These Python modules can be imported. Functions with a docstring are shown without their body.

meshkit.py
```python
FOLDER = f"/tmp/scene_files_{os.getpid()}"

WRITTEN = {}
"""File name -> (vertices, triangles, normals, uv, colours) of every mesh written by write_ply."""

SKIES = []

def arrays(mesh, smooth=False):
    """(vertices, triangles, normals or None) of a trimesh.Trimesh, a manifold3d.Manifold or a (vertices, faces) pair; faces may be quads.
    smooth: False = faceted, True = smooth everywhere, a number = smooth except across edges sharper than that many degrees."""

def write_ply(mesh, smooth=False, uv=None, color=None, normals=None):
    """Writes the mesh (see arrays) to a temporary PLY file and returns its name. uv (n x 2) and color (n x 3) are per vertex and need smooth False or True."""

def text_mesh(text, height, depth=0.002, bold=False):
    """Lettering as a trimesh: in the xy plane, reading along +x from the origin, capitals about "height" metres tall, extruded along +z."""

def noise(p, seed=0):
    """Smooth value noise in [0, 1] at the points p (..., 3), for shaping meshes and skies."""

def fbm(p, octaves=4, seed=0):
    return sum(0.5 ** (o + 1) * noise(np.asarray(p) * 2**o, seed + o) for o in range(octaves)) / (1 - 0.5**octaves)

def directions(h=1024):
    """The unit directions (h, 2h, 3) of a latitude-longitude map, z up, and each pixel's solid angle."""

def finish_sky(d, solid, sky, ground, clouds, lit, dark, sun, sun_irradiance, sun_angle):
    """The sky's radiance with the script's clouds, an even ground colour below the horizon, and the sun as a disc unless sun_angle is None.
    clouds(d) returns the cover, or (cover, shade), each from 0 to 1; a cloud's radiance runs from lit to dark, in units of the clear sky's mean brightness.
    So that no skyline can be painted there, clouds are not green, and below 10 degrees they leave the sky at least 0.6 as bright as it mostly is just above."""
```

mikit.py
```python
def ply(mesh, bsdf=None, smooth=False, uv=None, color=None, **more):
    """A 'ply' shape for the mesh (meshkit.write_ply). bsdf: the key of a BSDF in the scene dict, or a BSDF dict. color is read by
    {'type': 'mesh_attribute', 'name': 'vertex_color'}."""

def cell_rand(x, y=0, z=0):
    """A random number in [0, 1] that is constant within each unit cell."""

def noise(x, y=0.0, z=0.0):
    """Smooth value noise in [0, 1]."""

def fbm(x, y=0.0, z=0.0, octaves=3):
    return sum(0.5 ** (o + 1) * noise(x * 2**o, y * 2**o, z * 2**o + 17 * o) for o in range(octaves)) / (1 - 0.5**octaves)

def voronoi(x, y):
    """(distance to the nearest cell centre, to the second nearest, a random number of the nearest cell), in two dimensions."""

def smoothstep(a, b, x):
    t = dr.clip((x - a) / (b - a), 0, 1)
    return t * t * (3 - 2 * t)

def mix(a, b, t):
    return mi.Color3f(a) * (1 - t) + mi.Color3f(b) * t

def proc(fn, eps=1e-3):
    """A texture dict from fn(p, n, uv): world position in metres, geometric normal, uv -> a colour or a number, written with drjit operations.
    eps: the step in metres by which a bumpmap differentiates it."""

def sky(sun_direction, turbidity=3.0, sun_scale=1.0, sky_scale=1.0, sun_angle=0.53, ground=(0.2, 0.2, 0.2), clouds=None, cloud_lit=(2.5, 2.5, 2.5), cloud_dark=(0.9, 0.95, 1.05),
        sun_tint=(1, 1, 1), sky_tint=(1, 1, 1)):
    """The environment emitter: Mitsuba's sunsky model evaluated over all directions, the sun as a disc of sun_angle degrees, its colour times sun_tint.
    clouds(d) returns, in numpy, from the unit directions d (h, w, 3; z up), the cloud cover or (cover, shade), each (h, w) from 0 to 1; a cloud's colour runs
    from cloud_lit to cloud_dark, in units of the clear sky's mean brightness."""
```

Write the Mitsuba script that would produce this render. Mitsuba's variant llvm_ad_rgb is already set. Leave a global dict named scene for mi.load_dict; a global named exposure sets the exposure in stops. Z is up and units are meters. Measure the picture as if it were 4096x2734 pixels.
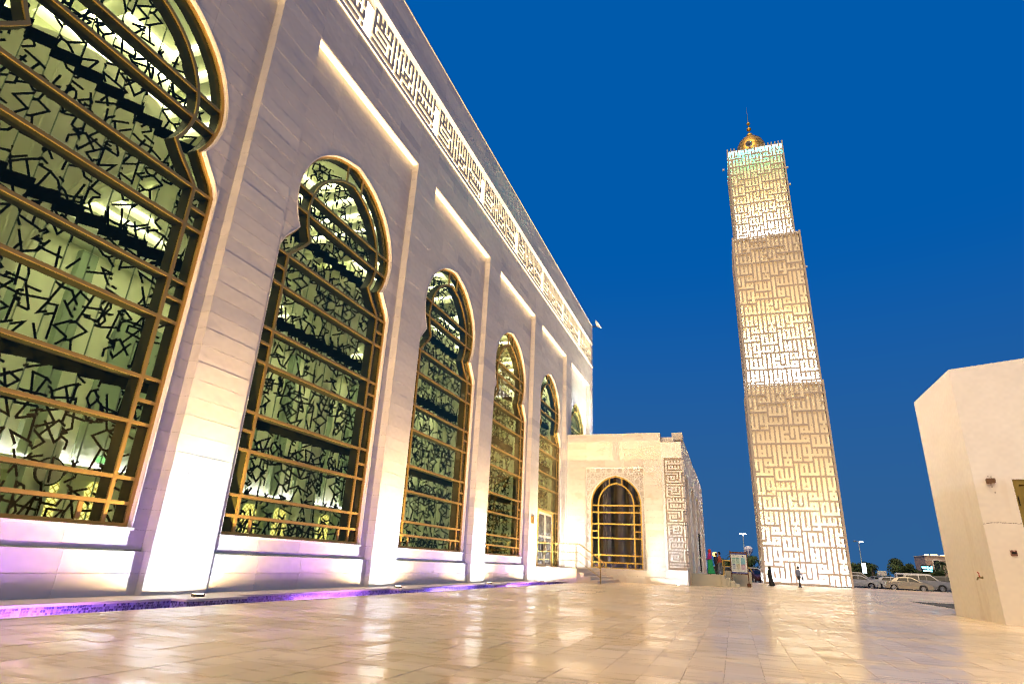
import math, random
import numpy as np, trimesh, shapely, drjit as dr
from shapely.geometry import Polygon, box as sbox, LineString, MultiPolygon, Point
from shapely.ops import unary_union
from shapely import affinity
import mitsuba as mi, mikit, meshkit
from mikit import noise, fbm, cell_rand, smoothstep, mix, proc

T = mi.ScalarTransform4f
scene, labels = {}, {}

# ------------------------------------------------------------------ camera, sky, exposure
EYE = [0.0, 0.0, 0.95]
YAW, PITCH, ROLL = math.radians(-20.37), math.radians(20.485), math.radians(2.72)
_f = np.array([math.sin(YAW) * math.cos(PITCH), math.cos(YAW) * math.cos(PITCH), math.sin(PITCH)])
_r = np.array([math.cos(YAW), -math.sin(YAW), 0.0])
_u = np.cross(_r, _f)
UP = (-math.sin(ROLL) * _r + math.cos(ROLL) * _u)
scene['camera'] = {'type': 'perspective', 'fov': 82.095, 'fov_axis': 'x', 'near_clip': 0.05, 'far_clip': 6000.0,
                   'to_world': T().look_at(origin=EYE, target=(np.array(EYE) + _f).tolist(), up=UP.tolist())}
SK = 1.55
def dusk(d):
    el = np.degrees(np.arcsin(np.clip(d[..., 2], 0, 1)))
    t = np.clip(el / 30.0, 0, 1)
    return np.ones_like(el), t * t * (3 - 2 * t)
scene['sky_light'] = mikit.sky([-0.22, -1.0, 1.02], turbidity=3.0, sun_scale=2.25, sky_scale=1.0, sun_angle=60.0, sun_tint=(1.0, .90, .68),  # added warm glow high behind the camera to light floor and fronts
                               clouds=dusk, cloud_lit=(0.48/SK, 2.0/SK, 5.1/SK), cloud_dark=(0.0, 1.72/SK, 6.9/SK), ground=(0.30, 0.26, 0.20))
scene['sky_light']['sampling_weight'] = 120.0
exposure = 0.0

# ------------------------------------------------------------------ small helpers
def add(key, mesh, bsdf, smooth=False, **more):
    scene[key] = mikit.ply(mesh, bsdf, smooth, **more)
    return key

def num(key):
    if key not in scene and key not in labels and not any(k.startswith(key + '__') for k in ()):
        return key
    i = 1
    while f'{key}_{i:03d}' in scene or f'{key}_{i:03d}' in labels:
        i += 1
    return f'{key}_{i:03d}'

_count = {}
def nxt(key):
    """the key itself the first time, then key_001, key_002 ..."""
    n = _count.get(key, 0)
    _count[key] = n + 1
    return key if n == 0 else f'{key}_{n:03d}'

def lab(key, label, cat, group=None, kind=None):
    d = {'label': label, 'category': cat}
    if group: d['group'] = group
    if kind: d['kind'] = kind
    labels[key] = d
    return key

CUBE_V = np.array([[x, y, z] for x in (0, 1) for y in (0, 1) for z in (0, 1)], float)
CUBE_F = np.array([[0, 1, 3], [0, 3, 2], [4, 6, 7], [4, 7, 5], [0, 4, 5], [0, 5, 1], [2, 3, 7], [2, 7, 6], [0, 2, 6], [0, 6, 4], [1, 5, 7], [1, 7, 3]])

class MB:
    """collects simple solids into one mesh"""
    def __init__(self): self.v, self.f, self.n = [], [], 0
    def add(self, v, f):
        self.v.append(np.asarray(v, float)); self.f.append(np.asarray(f, int) + self.n); self.n += len(v)
        return self
    def mesh(self, m): return self.add(m.vertices, m.faces)
    def box(self, x0, x1, y0, y1, z0, z1):
        return self.add(CUBE_V * [x1 - x0, y1 - y0, z1 - z0] + [x0, y0, z0], CUBE_F)
    def cyl(self, a, b, r, r2=None, n=12):
        a, b = np.array(a, float), np.array(b, float); r2 = r if r2 is None else r2
        d = (b - a) / np.linalg.norm(b - a)
        x = np.cross(d, [0, 0, 1] if abs(d[2]) < .9 else [1, 0, 0]); x /= np.linalg.norm(x); y = np.cross(d, x)
        t = np.arange(n) * 2 * math.pi / n
        ring = np.cos(t)[:, None] * x + np.sin(t)[:, None] * y
        v = np.vstack([a + ring * r, b + ring * r2, [a], [b]])
        i = np.arange(n); j = (i + 1) % n
        f = np.vstack([np.c_[i, j, j + n], np.c_[i, j + n, i + n], np.c_[j, i, i * 0 + 2 * n], np.c_[i + n, j + n, i * 0 + 2 * n + 1]])
        return self.add(v, f)
    def tube(self, pts, r, n=10):
        for a, b in zip(pts[:-1], pts[1:]): self.cyl(a, b, r, n=n)
        for p in pts[1:-1]:
            s = trimesh.creation.icosphere(1, r * 1.0); self.add(s.vertices + np.array(p), s.faces)
        return self
    def ball(self, c, r, sub=2, sc=(1, 1, 1)):
        s = trimesh.creation.icosphere(sub, 1.0)
        return self.add(s.vertices * np.array(sc) * r + np.array(c), s.faces)
    def lathe(self, prof, c=(0, 0, 0), n=24):
        prof = np.array(prof, float); t = np.arange(n) * 2 * math.pi / n
        v = np.stack([np.outer(np.cos(t), prof[:, 0]), np.outer(np.sin(t), prof[:, 0]), np.tile(prof[:, 1], (n, 1))], -1).reshape(-1, 3) + np.array(c)
        k = len(prof); F = []
        for i in range(n):
            j = (i + 1) % n
            for q in range(k - 1):
                F += [[i * k + q, j * k + q, j * k + q + 1], [i * k + q, j * k + q + 1, i * k + q + 1]]
        return self.add(v, F)
    def ext(self, poly, w0, w1, plane):
        """extrude a shapely polygon (u, v) from w0 to w1; plane 'E' (normal +x: u=y, v=z, w=x) or 'S' (normal -y: u=x, v=z, w=-y) or 'Z'"""
        for p in (poly.geoms if hasattr(poly, 'geoms') else [poly]):
            if p.is_empty or p.area < 1e-6 or p.geom_type != 'Polygon': continue
            m = trimesh.creation.extrude_polygon(p, w1 - w0)
            v = m.vertices + [0, 0, w0]
            if plane == 'E': v = v[:, [2, 0, 1]]
            elif plane == 'S': v = np.c_[v[:, 0], -v[:, 2], v[:, 1]]
            self.add(v, m.faces)
        return self
    def get(self): return trimesh.Trimesh(np.vstack(self.v), np.vstack(self.f), process=False)
    def put(self, key, bsdf, smooth=False, **more): return add(key, self.get(), bsdf, smooth, **more) if self.v else None

def rgb(c): return {'type': 'rgb', 'value': list(c)}
def lamp(c, k=1.0, w=.2): return {'emitter': {'type': 'area', 'radiance': rgb([x * k for x in c]), 'sampling_weight': float(w)}}
def mat(key, d, two=False):
    scene[key] = {'type': 'twosided', 'b': d} if two else d
    return key
def flat(key, c, rough=.6, metal=0.0, spec=.4, **m):
    return mat(key, {'type': 'principled', 'base_color': rgb(c), 'roughness': rough, 'metallic': metal, 'specular': spec, **m}, True)

# ------------------------------------------------------------------ materials
def streaks(u, v, s=1.0): return fbm(u * .9 * s, v * 7.0 * s, 3.1, 4)

def lime_facade(p, n, uv):
    """honed limestone: a tone for each stone of the 1.65 x 0.41 m coursing, drifting veins and a few grey stains"""
    i, k = dr.floor((p.y - 2.9) / 1.65), dr.floor(p.z / .41)
    r = cell_rand(i, k, 5); v = fbm(p.y * .8 + r * 9, p.z * 2.6 + p.y * .9, p.x * 2 + r * 5, 4)
    c = mix((.52, .485, .45), (.60, .56, .51), r)
    grey = smoothstep(.56, .74, v) * (.35 + .65 * cell_rand(i, k, 9))
    c = mix(c, (.40, .385, .40), grey * .45)
    odd = smoothstep(.93, .95, cell_rand(i, k, 17))
    c = mix(c, (.36, .35, .375), odd * .55)
    return c * (.96 + .08 * noise(p.x * 7, p.y * 7, p.z * 9))

def lime_wing(p, n, uv):
    i, k = dr.floor(p.x / 1.38), dr.floor(p.z / .43)
    r = cell_rand(i, k, 3); v = fbm(p.x * 1.3 + r * 7, p.z * 1.8, p.y + r * 3, 4)
    c = mix((.70, .60, .47), (.80, .71, .58), r)
    c = mix(c, (.62, .47, .31), smoothstep(.60, .78, v) * .5)
    return c * (.96 + .08 * noise(p.x * 5, p.y * 5, p.z * 6))

def paving(p, n, uv):
    i, k = dr.floor((p.x - .2) / .372), dr.floor((p.y - 7.14) / .74)
    r = cell_rand(i, k, 2)
    v = fbm(p.x * 2.2 + r * 3, p.y * 11 + r * 8, 1.7, 4)
    c = mix((.68, .51, .30), (.77, .60, .39), r)
    c = mix(c, (.46, .31, .15), smoothstep(.50, .78, v) * .6)
    w = fbm(p.x * .35, p.y * .55, 8.0, 3)
    return c * (.76 + .44 * w)

def paving_rough(p, n, uv):
    i, k = dr.floor((p.x - .2) / .372), dr.floor((p.y - 7.14) / .74)
    a = fbm(p.x * 1.1 + cell_rand(i, k, 4) * 2, p.y * 3.8, 2.2, 4)
    b = fbm(p.x * .3, p.y * .5, 5.5, 3)
    return .15 + .20 * smoothstep(.42, .66, a) + .14 * smoothstep(.45, .7, b)

def paving_bump(p, n, uv): return fbm(p.x * 1.6, p.y * 4.5, .3, 3) * .5 + .12 * fbm(p.x * 9, p.y * 22, .9, 2)

def mosaic(p, n, uv):
    h = mi.Float(p.y + p.x * 1.0) / .042; v = p.z / .042
    i, k = dr.floor(h), dr.floor(v); r = cell_rand(i, k, 1); fh, fv = h - i, v - k
    c = mix((.07, .05, .13), (.36, .32, .52), smoothstep(.25, .9, r))
    g = smoothstep(.03, .09, fh) * smoothstep(.97, .91, fh) * smoothstep(.03, .09, fv) * smoothstep(.97, .91, fv)
    return mix((.38, .35, .40), c, g)

def plaster(p, n, uv):
    v = fbm(p.y * 1.4, p.z * .25, p.x * 1.4, 4); w = fbm(p.x * 1.2 + p.y * .8, p.z * 1.3, 4.0, 4)
    c = mix((.82, .77, .70), (.88, .84, .78), w)
    low = smoothstep(3.85, 3.4, p.z + .5 * (v - .5)) * (.55 + .45 * smoothstep(3.4, .3, p.z))  # yellower below an uneven edge partway up the wall
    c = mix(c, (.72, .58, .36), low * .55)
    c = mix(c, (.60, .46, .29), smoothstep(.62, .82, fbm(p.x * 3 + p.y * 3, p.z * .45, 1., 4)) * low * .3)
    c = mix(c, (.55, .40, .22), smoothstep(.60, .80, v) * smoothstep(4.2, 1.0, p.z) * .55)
    return c * (.96 + .08 * noise(p.x * 11, p.y * 11, p.z * 11))

def asphalt_c(p, n, uv): return mix((.045, .045, .05), (.075, .072, .07), fbm(p.x * .4, p.y * .4, 0., 4))
def leaf_c(p, n, uv): return mix((.035, .055, .02), (.09, .12, .04), noise(p.x * 1.7, p.y * 1.7, p.z * 1.7))

M = lambda c, rough, **k: {'type': 'principled', 'base_color': c, 'roughness': rough, **k}
mat('limestone', M(proc(lime_facade), .5, specular=.35), True)
mat('limestone_wing', M(proc(lime_wing), .55, specular=.3), True)
mat('plaza_marble', {'type': 'bumpmap', 'arbitrary': proc(paving_bump, .01), 'scale': .0025, 'b': M(proc(paving), proc(paving_rough), specular=.55)}, True)
flat('joint', (.30, .215, .13), .9, spec=.1)
flat('wall_joint', (.33, .29, .24), .9, spec=.1)
mat('mosaic_tile', M(proc(mosaic), .22, specular=.5), True)
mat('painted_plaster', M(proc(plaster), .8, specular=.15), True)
mat('asphalt', M(proc(asphalt_c), .85, specular=.2), True)
flat('bronze', (.44, .28, .08), .36, .75)
flat('bronze_dark', (.20, .15, .05), .4, .6); flat('fin_metal', (.05, .042, .02), .5, .3); flat('recess_shade_pale', (.64, .56, .45), .8, spec=.1); flat('recess_shade_stone', (.56, .48, .38), .8, spec=.1)  # recess tones have the groove shade put into the stone colour
flat('gold', (.90, .52, .10), .34, .75)
flat('black_metal', (.012, .013, .011), .6, spec=.08)
flat('white_stone', (.76, .70, .60), .6, spec=.25)
flat('cream_stone', (.66, .56, .42), .6, spec=.25)
flat('screen_stone', (.52, .43, .33), .65, spec=.2)
flat('core_white', (.82, .74, .58), .8, spec=.1)
flat('interior_cream', (.75, .77, .64), .8, spec=.1)
flat('interior_green', (.30, .38, .30), .8, spec=.1)
flat('interior_dark', (.16, .20, .20), .7, spec=.1)
flat('interior_gold', (.55, .40, .10), .5, spec=.3); flat('interior_carpet', (.22, .24, .20), .9, spec=.1)
flat('lamp_body', (.05, .05, .05), .4, .5)
flat('emitter_body', (.8, .75, .65), .6)
mat('tinted_glass', {'type': 'thindielectric', 'int_ior': 1.33, 'specular_transmittance': rgb((.84, .90, .66)), 'specular_reflectance': rgb((.6, .55, .30))})
mat('grey_glass', {'type': 'thindielectric', 'int_ior': 1.8, 'specular_transmittance': rgb((.30, .28, .26))})
mat('car_glass', M(rgb((.008, .010, .013)), .12, specular=.4), True)

flat('gold_paint', (.72, .46, .10), .35, .6)
flat('rail_gold', (.46, .29, .07), .3, .7)
flat('curtain', (.20, .18, .165), .9, spec=.1)
flat('grey_metal', (.3, .31, .32), .45, .4)
flat('olive_paint', (.24, .17, .03), .5)
for nm_, co_, ro_ in (('red_paint', (.45, .03, .02), .4), ('brown_plastic', (.20, .09, .06), .5), ('rust', (.16, .09, .05), .9), ('stair_stone', (.55, .50, .36), .7), ('brown_wood', (.13, .05, .02), .6), ('poster_paper', (.74, .76, .66), .6),
    ('poster_blue', (.05, .07, .30), .6), ('poster_green', (.45, .62, .50), .6), ('poster_teal', (.10, .36, .30), .6), ('poster_cyan', (.25, .55, .62), .6), ('poster_cyan2', (.05, .40, .55), .6), ('poster_grey', (.45, .50, .55), .6), ('poster_sand', (.62, .58, .38), .6),
    ('poster_tan', (.45, .38, .18), .6), ('poster_rose', (.60, .45, .52), .6), ('poster_plum', (.30, .16, .28), .6), ('poster_ink', (.22, .24, .24), .6), ('abaya', (.015, .014, .014), .8), ('shirt_blue', (.16, .19, .28), .8), ('trouser_dark', (.03, .03, .04), .8), ('trouser_grey', (.16, .17, .18), .8),
    ('magenta', (.50, .03, .22), .8), ('red_cloth', (.65, .06, .05), .8), ('green_cloth', (.03, .38, .12), .8), ('rust_cloth', (.42, .09, .05), .8), ('skin_brown', (.38, .22, .14), .6), ('dark_hair', (.02, .016, .013), .6), ('tyre', (.02, .02, .02), .85), ('pole_paint', (.45, .48, .48), .4),
    ('balloon_white', (.74, .72, .74), .7), ('balloon_blue', (.10, .13, .36), .7), ('villa_brick', (.42, .30, .23), .8), ('bark', (.10, .075, .05), .9)):
    flat(nm_, co_, ro_)
for nm_, co_, me_ in (('paint_gold', (.34, .31, .255), .5), ('paint_white', (.60, .60, .60), 0), ('paint_silver', (.34, .345, .36), .5), ('paint_dark', (.03, .035, .04), .2), ('paint_blue', (.16, .19, .26), .3), ('paint_maroon', (.12, .04, .035), .2)):
    mat(nm_, M(rgb(co_), .28, metallic=me_, clearcoat=1.0, clearcoat_gloss=.95), True)
flat('alloy', (.65, .65, .65), .3, .8); flat('headlight', (.7, .7, .68), .1, .3)
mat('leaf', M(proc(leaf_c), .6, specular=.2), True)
mat('leaf_lit_tone', M(proc(lambda p, n, uv: leaf_c(p, n, uv) * 1.5), .6, specular=.2), True)  # brighter copy of the leaf colour, with the lit look painted in
flat('letter_stone', (.52, .46, .38), .7, spec=.1)
WARM = (1.0, .66, .31)
# ------------------------------------------------------------------ ground
PX0, PX1, PY0, PY1 = -8.62, 60.0, -30.0, 81.0
TW, TL = .372, .74
def paving_stones():
    near, far = [], MB()
    g = .0017
    gx = np.arange(math.floor((PX0 - .2) / TW), math.ceil((20 - .2) / TW)); gy = np.arange(math.floor((-4 - 7.14) / TL), math.ceil((46 - 7.14) / TL))
    cand = []
    fw = np.array([math.sin(YAW), math.cos(YAW)])
    rt = np.array([math.cos(YAW), -math.sin(YAW)])
    for i in gx:
        for j in gy:
            x0, y0 = .2 + i * TW, 7.14 + j * TL
            x1, y1 = x0 + TW, y0 + TL
            x0 = max(x0, PX0)
            if x1 - x0 < .05: continue
            if 6.3 < x0 < 20 and 20.0 < y0 < 24.2: continue
            c = np.array([(x0 + x1) / 2, (y0 + y1) / 2]); d, s = c @ fw, c @ rt
            seen = d > 4.3 and abs(s) < d * .93 + .5
            cand.append((d if seen else 1e3 + np.hypot(*c), x0 + g, x1 - g, y0 + g, y1 - g))
    cand.sort()
    V = CUBE_V; F = CUBE_F[2:]
    for n, (d, x0, x1, y0, y1) in enumerate(cand):
        if n < 300:
            m = MB().box(x0, x1, y0, y1, -.03, 0.0 + .0012 * math.sin(n * 12.9898)); near.append(m)
        elif d < 44 or d > 1e3: far.box(x0, x1, y0, y1, -.03, .0010 * math.sin(n * 78.233))
    return near, far
near, far = paving_stones()
# the bed below the paving (joints), and the paving of the farther plaza as one sheet
b = MB().ext(sbox(PX0, -30, PX1, 46.0).difference(sbox(6.5, 20.13, 30, 24.0)), -.4, -.006, 'Z'); b.put('plaza', 'joint')
lab('plaza', 'broad plaza of polished cream marble paving in front of the lit buildings', 'plaza', kind='structure')
for m in near: m.put(nxt('plaza__paving_stone'), 'plaza_marble')
far.put('plaza__paving_field', 'plaza_marble'); labels['plaza__paving_field'] = {'kind': 'stuff'}
b = MB()
b.ext(Polygon([(PX0, 46.0), (60, 46.0), (60, 82.5), (12, 80.6), (PX0, 80)]), -.4, 0.0, 'Z')
b.put('plaza__far_paving', 'plaza_marble')
b = MB()
for k in range(60):
    y = -8 + k * .74
    if y > 36: break
    b.box(-8.76, -8.626, y + .004, y + .736, -.32, .004)
b.put('plaza__edging', 'plaza_marble')
MB().box(-400, 700, -400, 1500, -1.6, -.45).put('ground', 'asphalt'); lab('ground', 'dark asphalt ground reaching to the horizon', 'ground', kind='structure')
MB().ext(Polygon([(-60, 80.0), (12, 80.62), (60, 82.52), (200, 90), (200, 300), (-60, 300)]), -.45, -.11, 'Z').put('car_park', 'asphalt')
lab('car_park', 'dark asphalt car park beyond the far edge of the plaza', 'car park', kind='structure')
# water channel along the facade
b = MB().box(-10.9, -8.62, -9, 36.2, -.7, -.40); b.put('water_channel', 'mosaic_tile')
lab('water_channel', 'shallow mosaic channel with violet light between plaza and facade', 'channel', kind='structure')
mat('channel_water', {'type': 'dielectric', 'int_ior': 1.33})
b = MB().box(-10.9, -10.36, -9, 36.2, -.40, -.042)
for k in range(-1, 5):
    yc = 2.08 + 8.25 * k + .01
    b.box(-10.36, -9.97, yc - .78, yc + .78, -.40, -.042)
b.box(-10.36, -8.62, 36.02, 36.2, -.40, -.042)
b.box(-8.62, -8.60, -9, 36.2, -.40, -.05)
b.put('water_channel__mosaic_wall', 'mosaic_tile')
b = MB().box(-11.6, -10.33, -9, 35.98, -.04, .0)
for k in range(-1, 5):
    yc = 2.08 + 8.25 * k + .01
    b.box(-10.328, -9.94, yc - .81, yc + .81, -.04, .003)
b.put('water_channel__coping', 'cream_stone')
# dark bed of gravel behind the guard house
mat('gravel', M(proc(lambda p, n, uv: mix((.03, .028, .025), (.12, .11, .10), noise(p.x * 18, p.y * 18, 0.))), .9), True)
MB().box(8.1, 26, 30.2, 36.5, -.1, .012).put('gravel_bed', 'gravel'); lab('gravel_bed', 'strip of dark gravel beside the white guard house', 'gravel', kind='stuff')

# ------------------------------------------------------------------ mosque hall: facade, normal +x, front plane XF, recessed bays XP
XF, XP = -11.13, -11.41
H = 'mosque_hall'
lab(H, 'long pale stone hall with tall arched gold-framed windows and a glowing band of script', 'building')
BAYS = [2.90 + 8.25 * k for k in range(6)]          # left edges of the recesses
BW, BT = 6.62, 16.35
HY0, HY1, HT = -7.0, 52.1, 22.6
CH = .41
cs = {'n': {}}
SEEN = []
class Stones:
    """cladding stones of one part of the hall: the largest in the picture as pieces, the rest joined"""
    def __init__(self, part): self.part, self.items = part, []
    def cut(self, area, u0, du, v0, dv, w, plane, gap=.007, th=.03, cx=None):
        a0, b0, a1, b1 = area.bounds
        prep = shapely.prepared.prep(area)
        for j in range(math.floor((b0 - v0) / dv), math.ceil((b1 - v0) / dv)):
            for i in range(math.floor((a0 - u0) / du), math.ceil((a1 - u0) / du)):
                far_ = (u0 + i * du if plane == 'E' else -w) + (v0 + j * dv) * .8
                g_ = gap * min(1.0, 18.0 / max(far_, 1.0)) ** 1.3
                c = sbox(u0 + i * du + g_ / 2, v0 + j * dv + g_ / 2, u0 + (i + 1) * du - g_ / 2, v0 + (j + 1) * dv - g_ / 2)
                if not prep.intersects(c): continue
                q = c if prep.contains(c) else c.intersection(area)
                for p in (q.geoms if hasattr(q, 'geoms') else [q]):
                    if p.geom_type == 'Polygon' and p.area > .004:
                        p = p.simplify(.004)
                        self.items.append((p, w - th, w + .0025 * math.sin(i * 7.3 + j * 3.7), plane))
        return self
    def put(self, bsdf, most=300):
        def key(it):
            c = it[0].centroid
            x = np.array([it[2], c.x, c.y]) if it[3] == 'E' else np.array([c.x, -it[2], c.y])
            d = x - EYE; z = d @ _f; s = d @ _r; t = d @ _u
            out = z < .5 or abs(s) > z * .92 or abs(t) > z * .64
            return (1e4 if out else 0) + np.linalg.norm(d) / math.sqrt(it[0].area)
        self.items.sort(key=key); rest = MB()
        for n, (p, w0, w1, pl) in enumerate(self.items):
            if n < most: MB().ext(p, w0, w1, pl).put(nxt(self.part + '__cladding_stone'), bsdf)
            else: rest.ext(p, w0, w1, pl)
        if rest.v:
            k = rest.put(self.part + '__cladding_field', bsdf); labels[k] = {'kind': 'stuff'}

recess = [sbox(y, -1, y + BW, BT) for y in BAYS]
front = sbox(HY0, 0, HY1, 18.42).difference(unary_union(recess))
# backing wall of the front plane and of the parapet
b = MB().ext(front.buffer(-.004), XP - .5, XF - .02, 'E')
b.ext(sbox(HY0, 20.98, HY1, HT - .02), XP - .5, XF - .02, 'E')
b.ext(sbox(HY0, 18.42, HY1, 20.98), XP - .5, XF - .34, 'E')
b.put(H + '__wall', 'wall_joint')
st = Stones(H + '__wall')
st.cut(front, 2.90, 1.655, 0, CH, XF, 'E')
st.cut(sbox(HY0, 20.98, HY1, HT), 2.90, 1.655, 0, CH, XF, 'E')
st.put('limestone')
b = MB().box(XP - .6, XF + .03, HY0, HY1 + .03, HT, HT + .06); b.put(H + '__parapet_cap', 'white_stone')
# jambs of each recess: thin stone returns, and the lit soffit
b = MB()
for y in BAYS:
    z0 = 0 if y < 35 else .7
    for s, yy in ((1, y), (-1, y + BW)):
        ya, yb = (yy - .02, yy) if s > 0 else (yy, yy + .02)
        for j in range(int(z0 / CH) if z0 else 0, 40):
            b.box(XP, XF - .003, ya, yb, max(z0, j * CH + .004), min((j + 1) * CH - .004, BT))
    b.box(XP, XF - .003, y, y + BW, BT, BT + .02)
b.put(H + '__jamb', 'limestone')

# ---- windows
def win_outer(hw, zb, cusp=.62):
    """outline of the horseshoe-and-keel arch, half width hw (2.95 for the outer frame), bottom zb; z fixed"""
    s = hw / 2.95
    pts = [(2.95, zb), (2.97, 8.6), (2.96, 9.08), (2.80, 9.42), (2.56, 9.72), (2.33, 10.02), (2.52, 10.38), (2.645, 10.85), (2.67, 11.25), (2.58, 11.75), (2.36, 12.28), (2.02, 12.76), (1.55, 13.18), (1.05, 13.48), (.52, 13.66), (0, 13.78)]
    return pts
OUT = win_outer(2.95, 1.26)
INN = [(2.42, 1.26), (2.42, 8.6), (2.42, 9.05), (2.22, 9.28), (1.92, 9.58), (1.65, 9.90), (1.82, 10.25), (1.92, 10.65), (1.935, 11.0), (1.86, 11.42), (1.66, 11.9), (1.38, 12.29), (1.05, 12.6), (.66, 12.84), (.3, 12.98), (0, 13.07)]
def smooth_path(pts, keep):
    """Catmull-Rom through the points except at the kept corners"""
    out = []
    for i in range(len(pts) - 1):
        p0 = pts[i - 1] if i > 0 and i not in keep else pts[i]
        p3 = pts[i + 2] if i + 2 < len(pts) and i + 1 not in keep else pts[i + 1]
        p1, p2 = pts[i], pts[i + 1]
        for t in np.linspace(0, 1, 5)[:-1]:
            a = [.5 * ((2 * p1[k]) + (-p0[k] + p2[k]) * t + (2 * p0[k] - 5 * p1[k] + 4 * p2[k] - p3[k]) * t * t + (-p0[k] + 3 * p1[k] - 3 * p2[k] + p3[k]) * t ** 3) for k in (0, 1)]
            out.append(tuple(a))
    return out + [pts[-1]]
def arch_poly(pts, keep, yc, zb=None):
    p = smooth_path(pts, keep)
    if zb is not None: p[0] = (p[0][0], zb)
    return Polygon([(yc + a, z) for a, z in p] + [(yc - a, z) for a, z in p[::-1][1:]]).buffer(0)
def width_at(poly, z, yc):
    c = poly.intersection(LineString([(yc - 9, z), (yc + 9, z)]))
    return c.bounds[0], c.bounds[2]
TRANS = [1.72, 2.21, 3.33, 4.29, 5.69, 6.67, 8.06, 9.05, 10.74, 11.45]
SHORT = [1.72, 2.21, 3.33, 3.81, 4.31, 5.69, 6.22, 6.67, 8.06, 8.56, 9.05, 10.74, 11.45]

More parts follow.
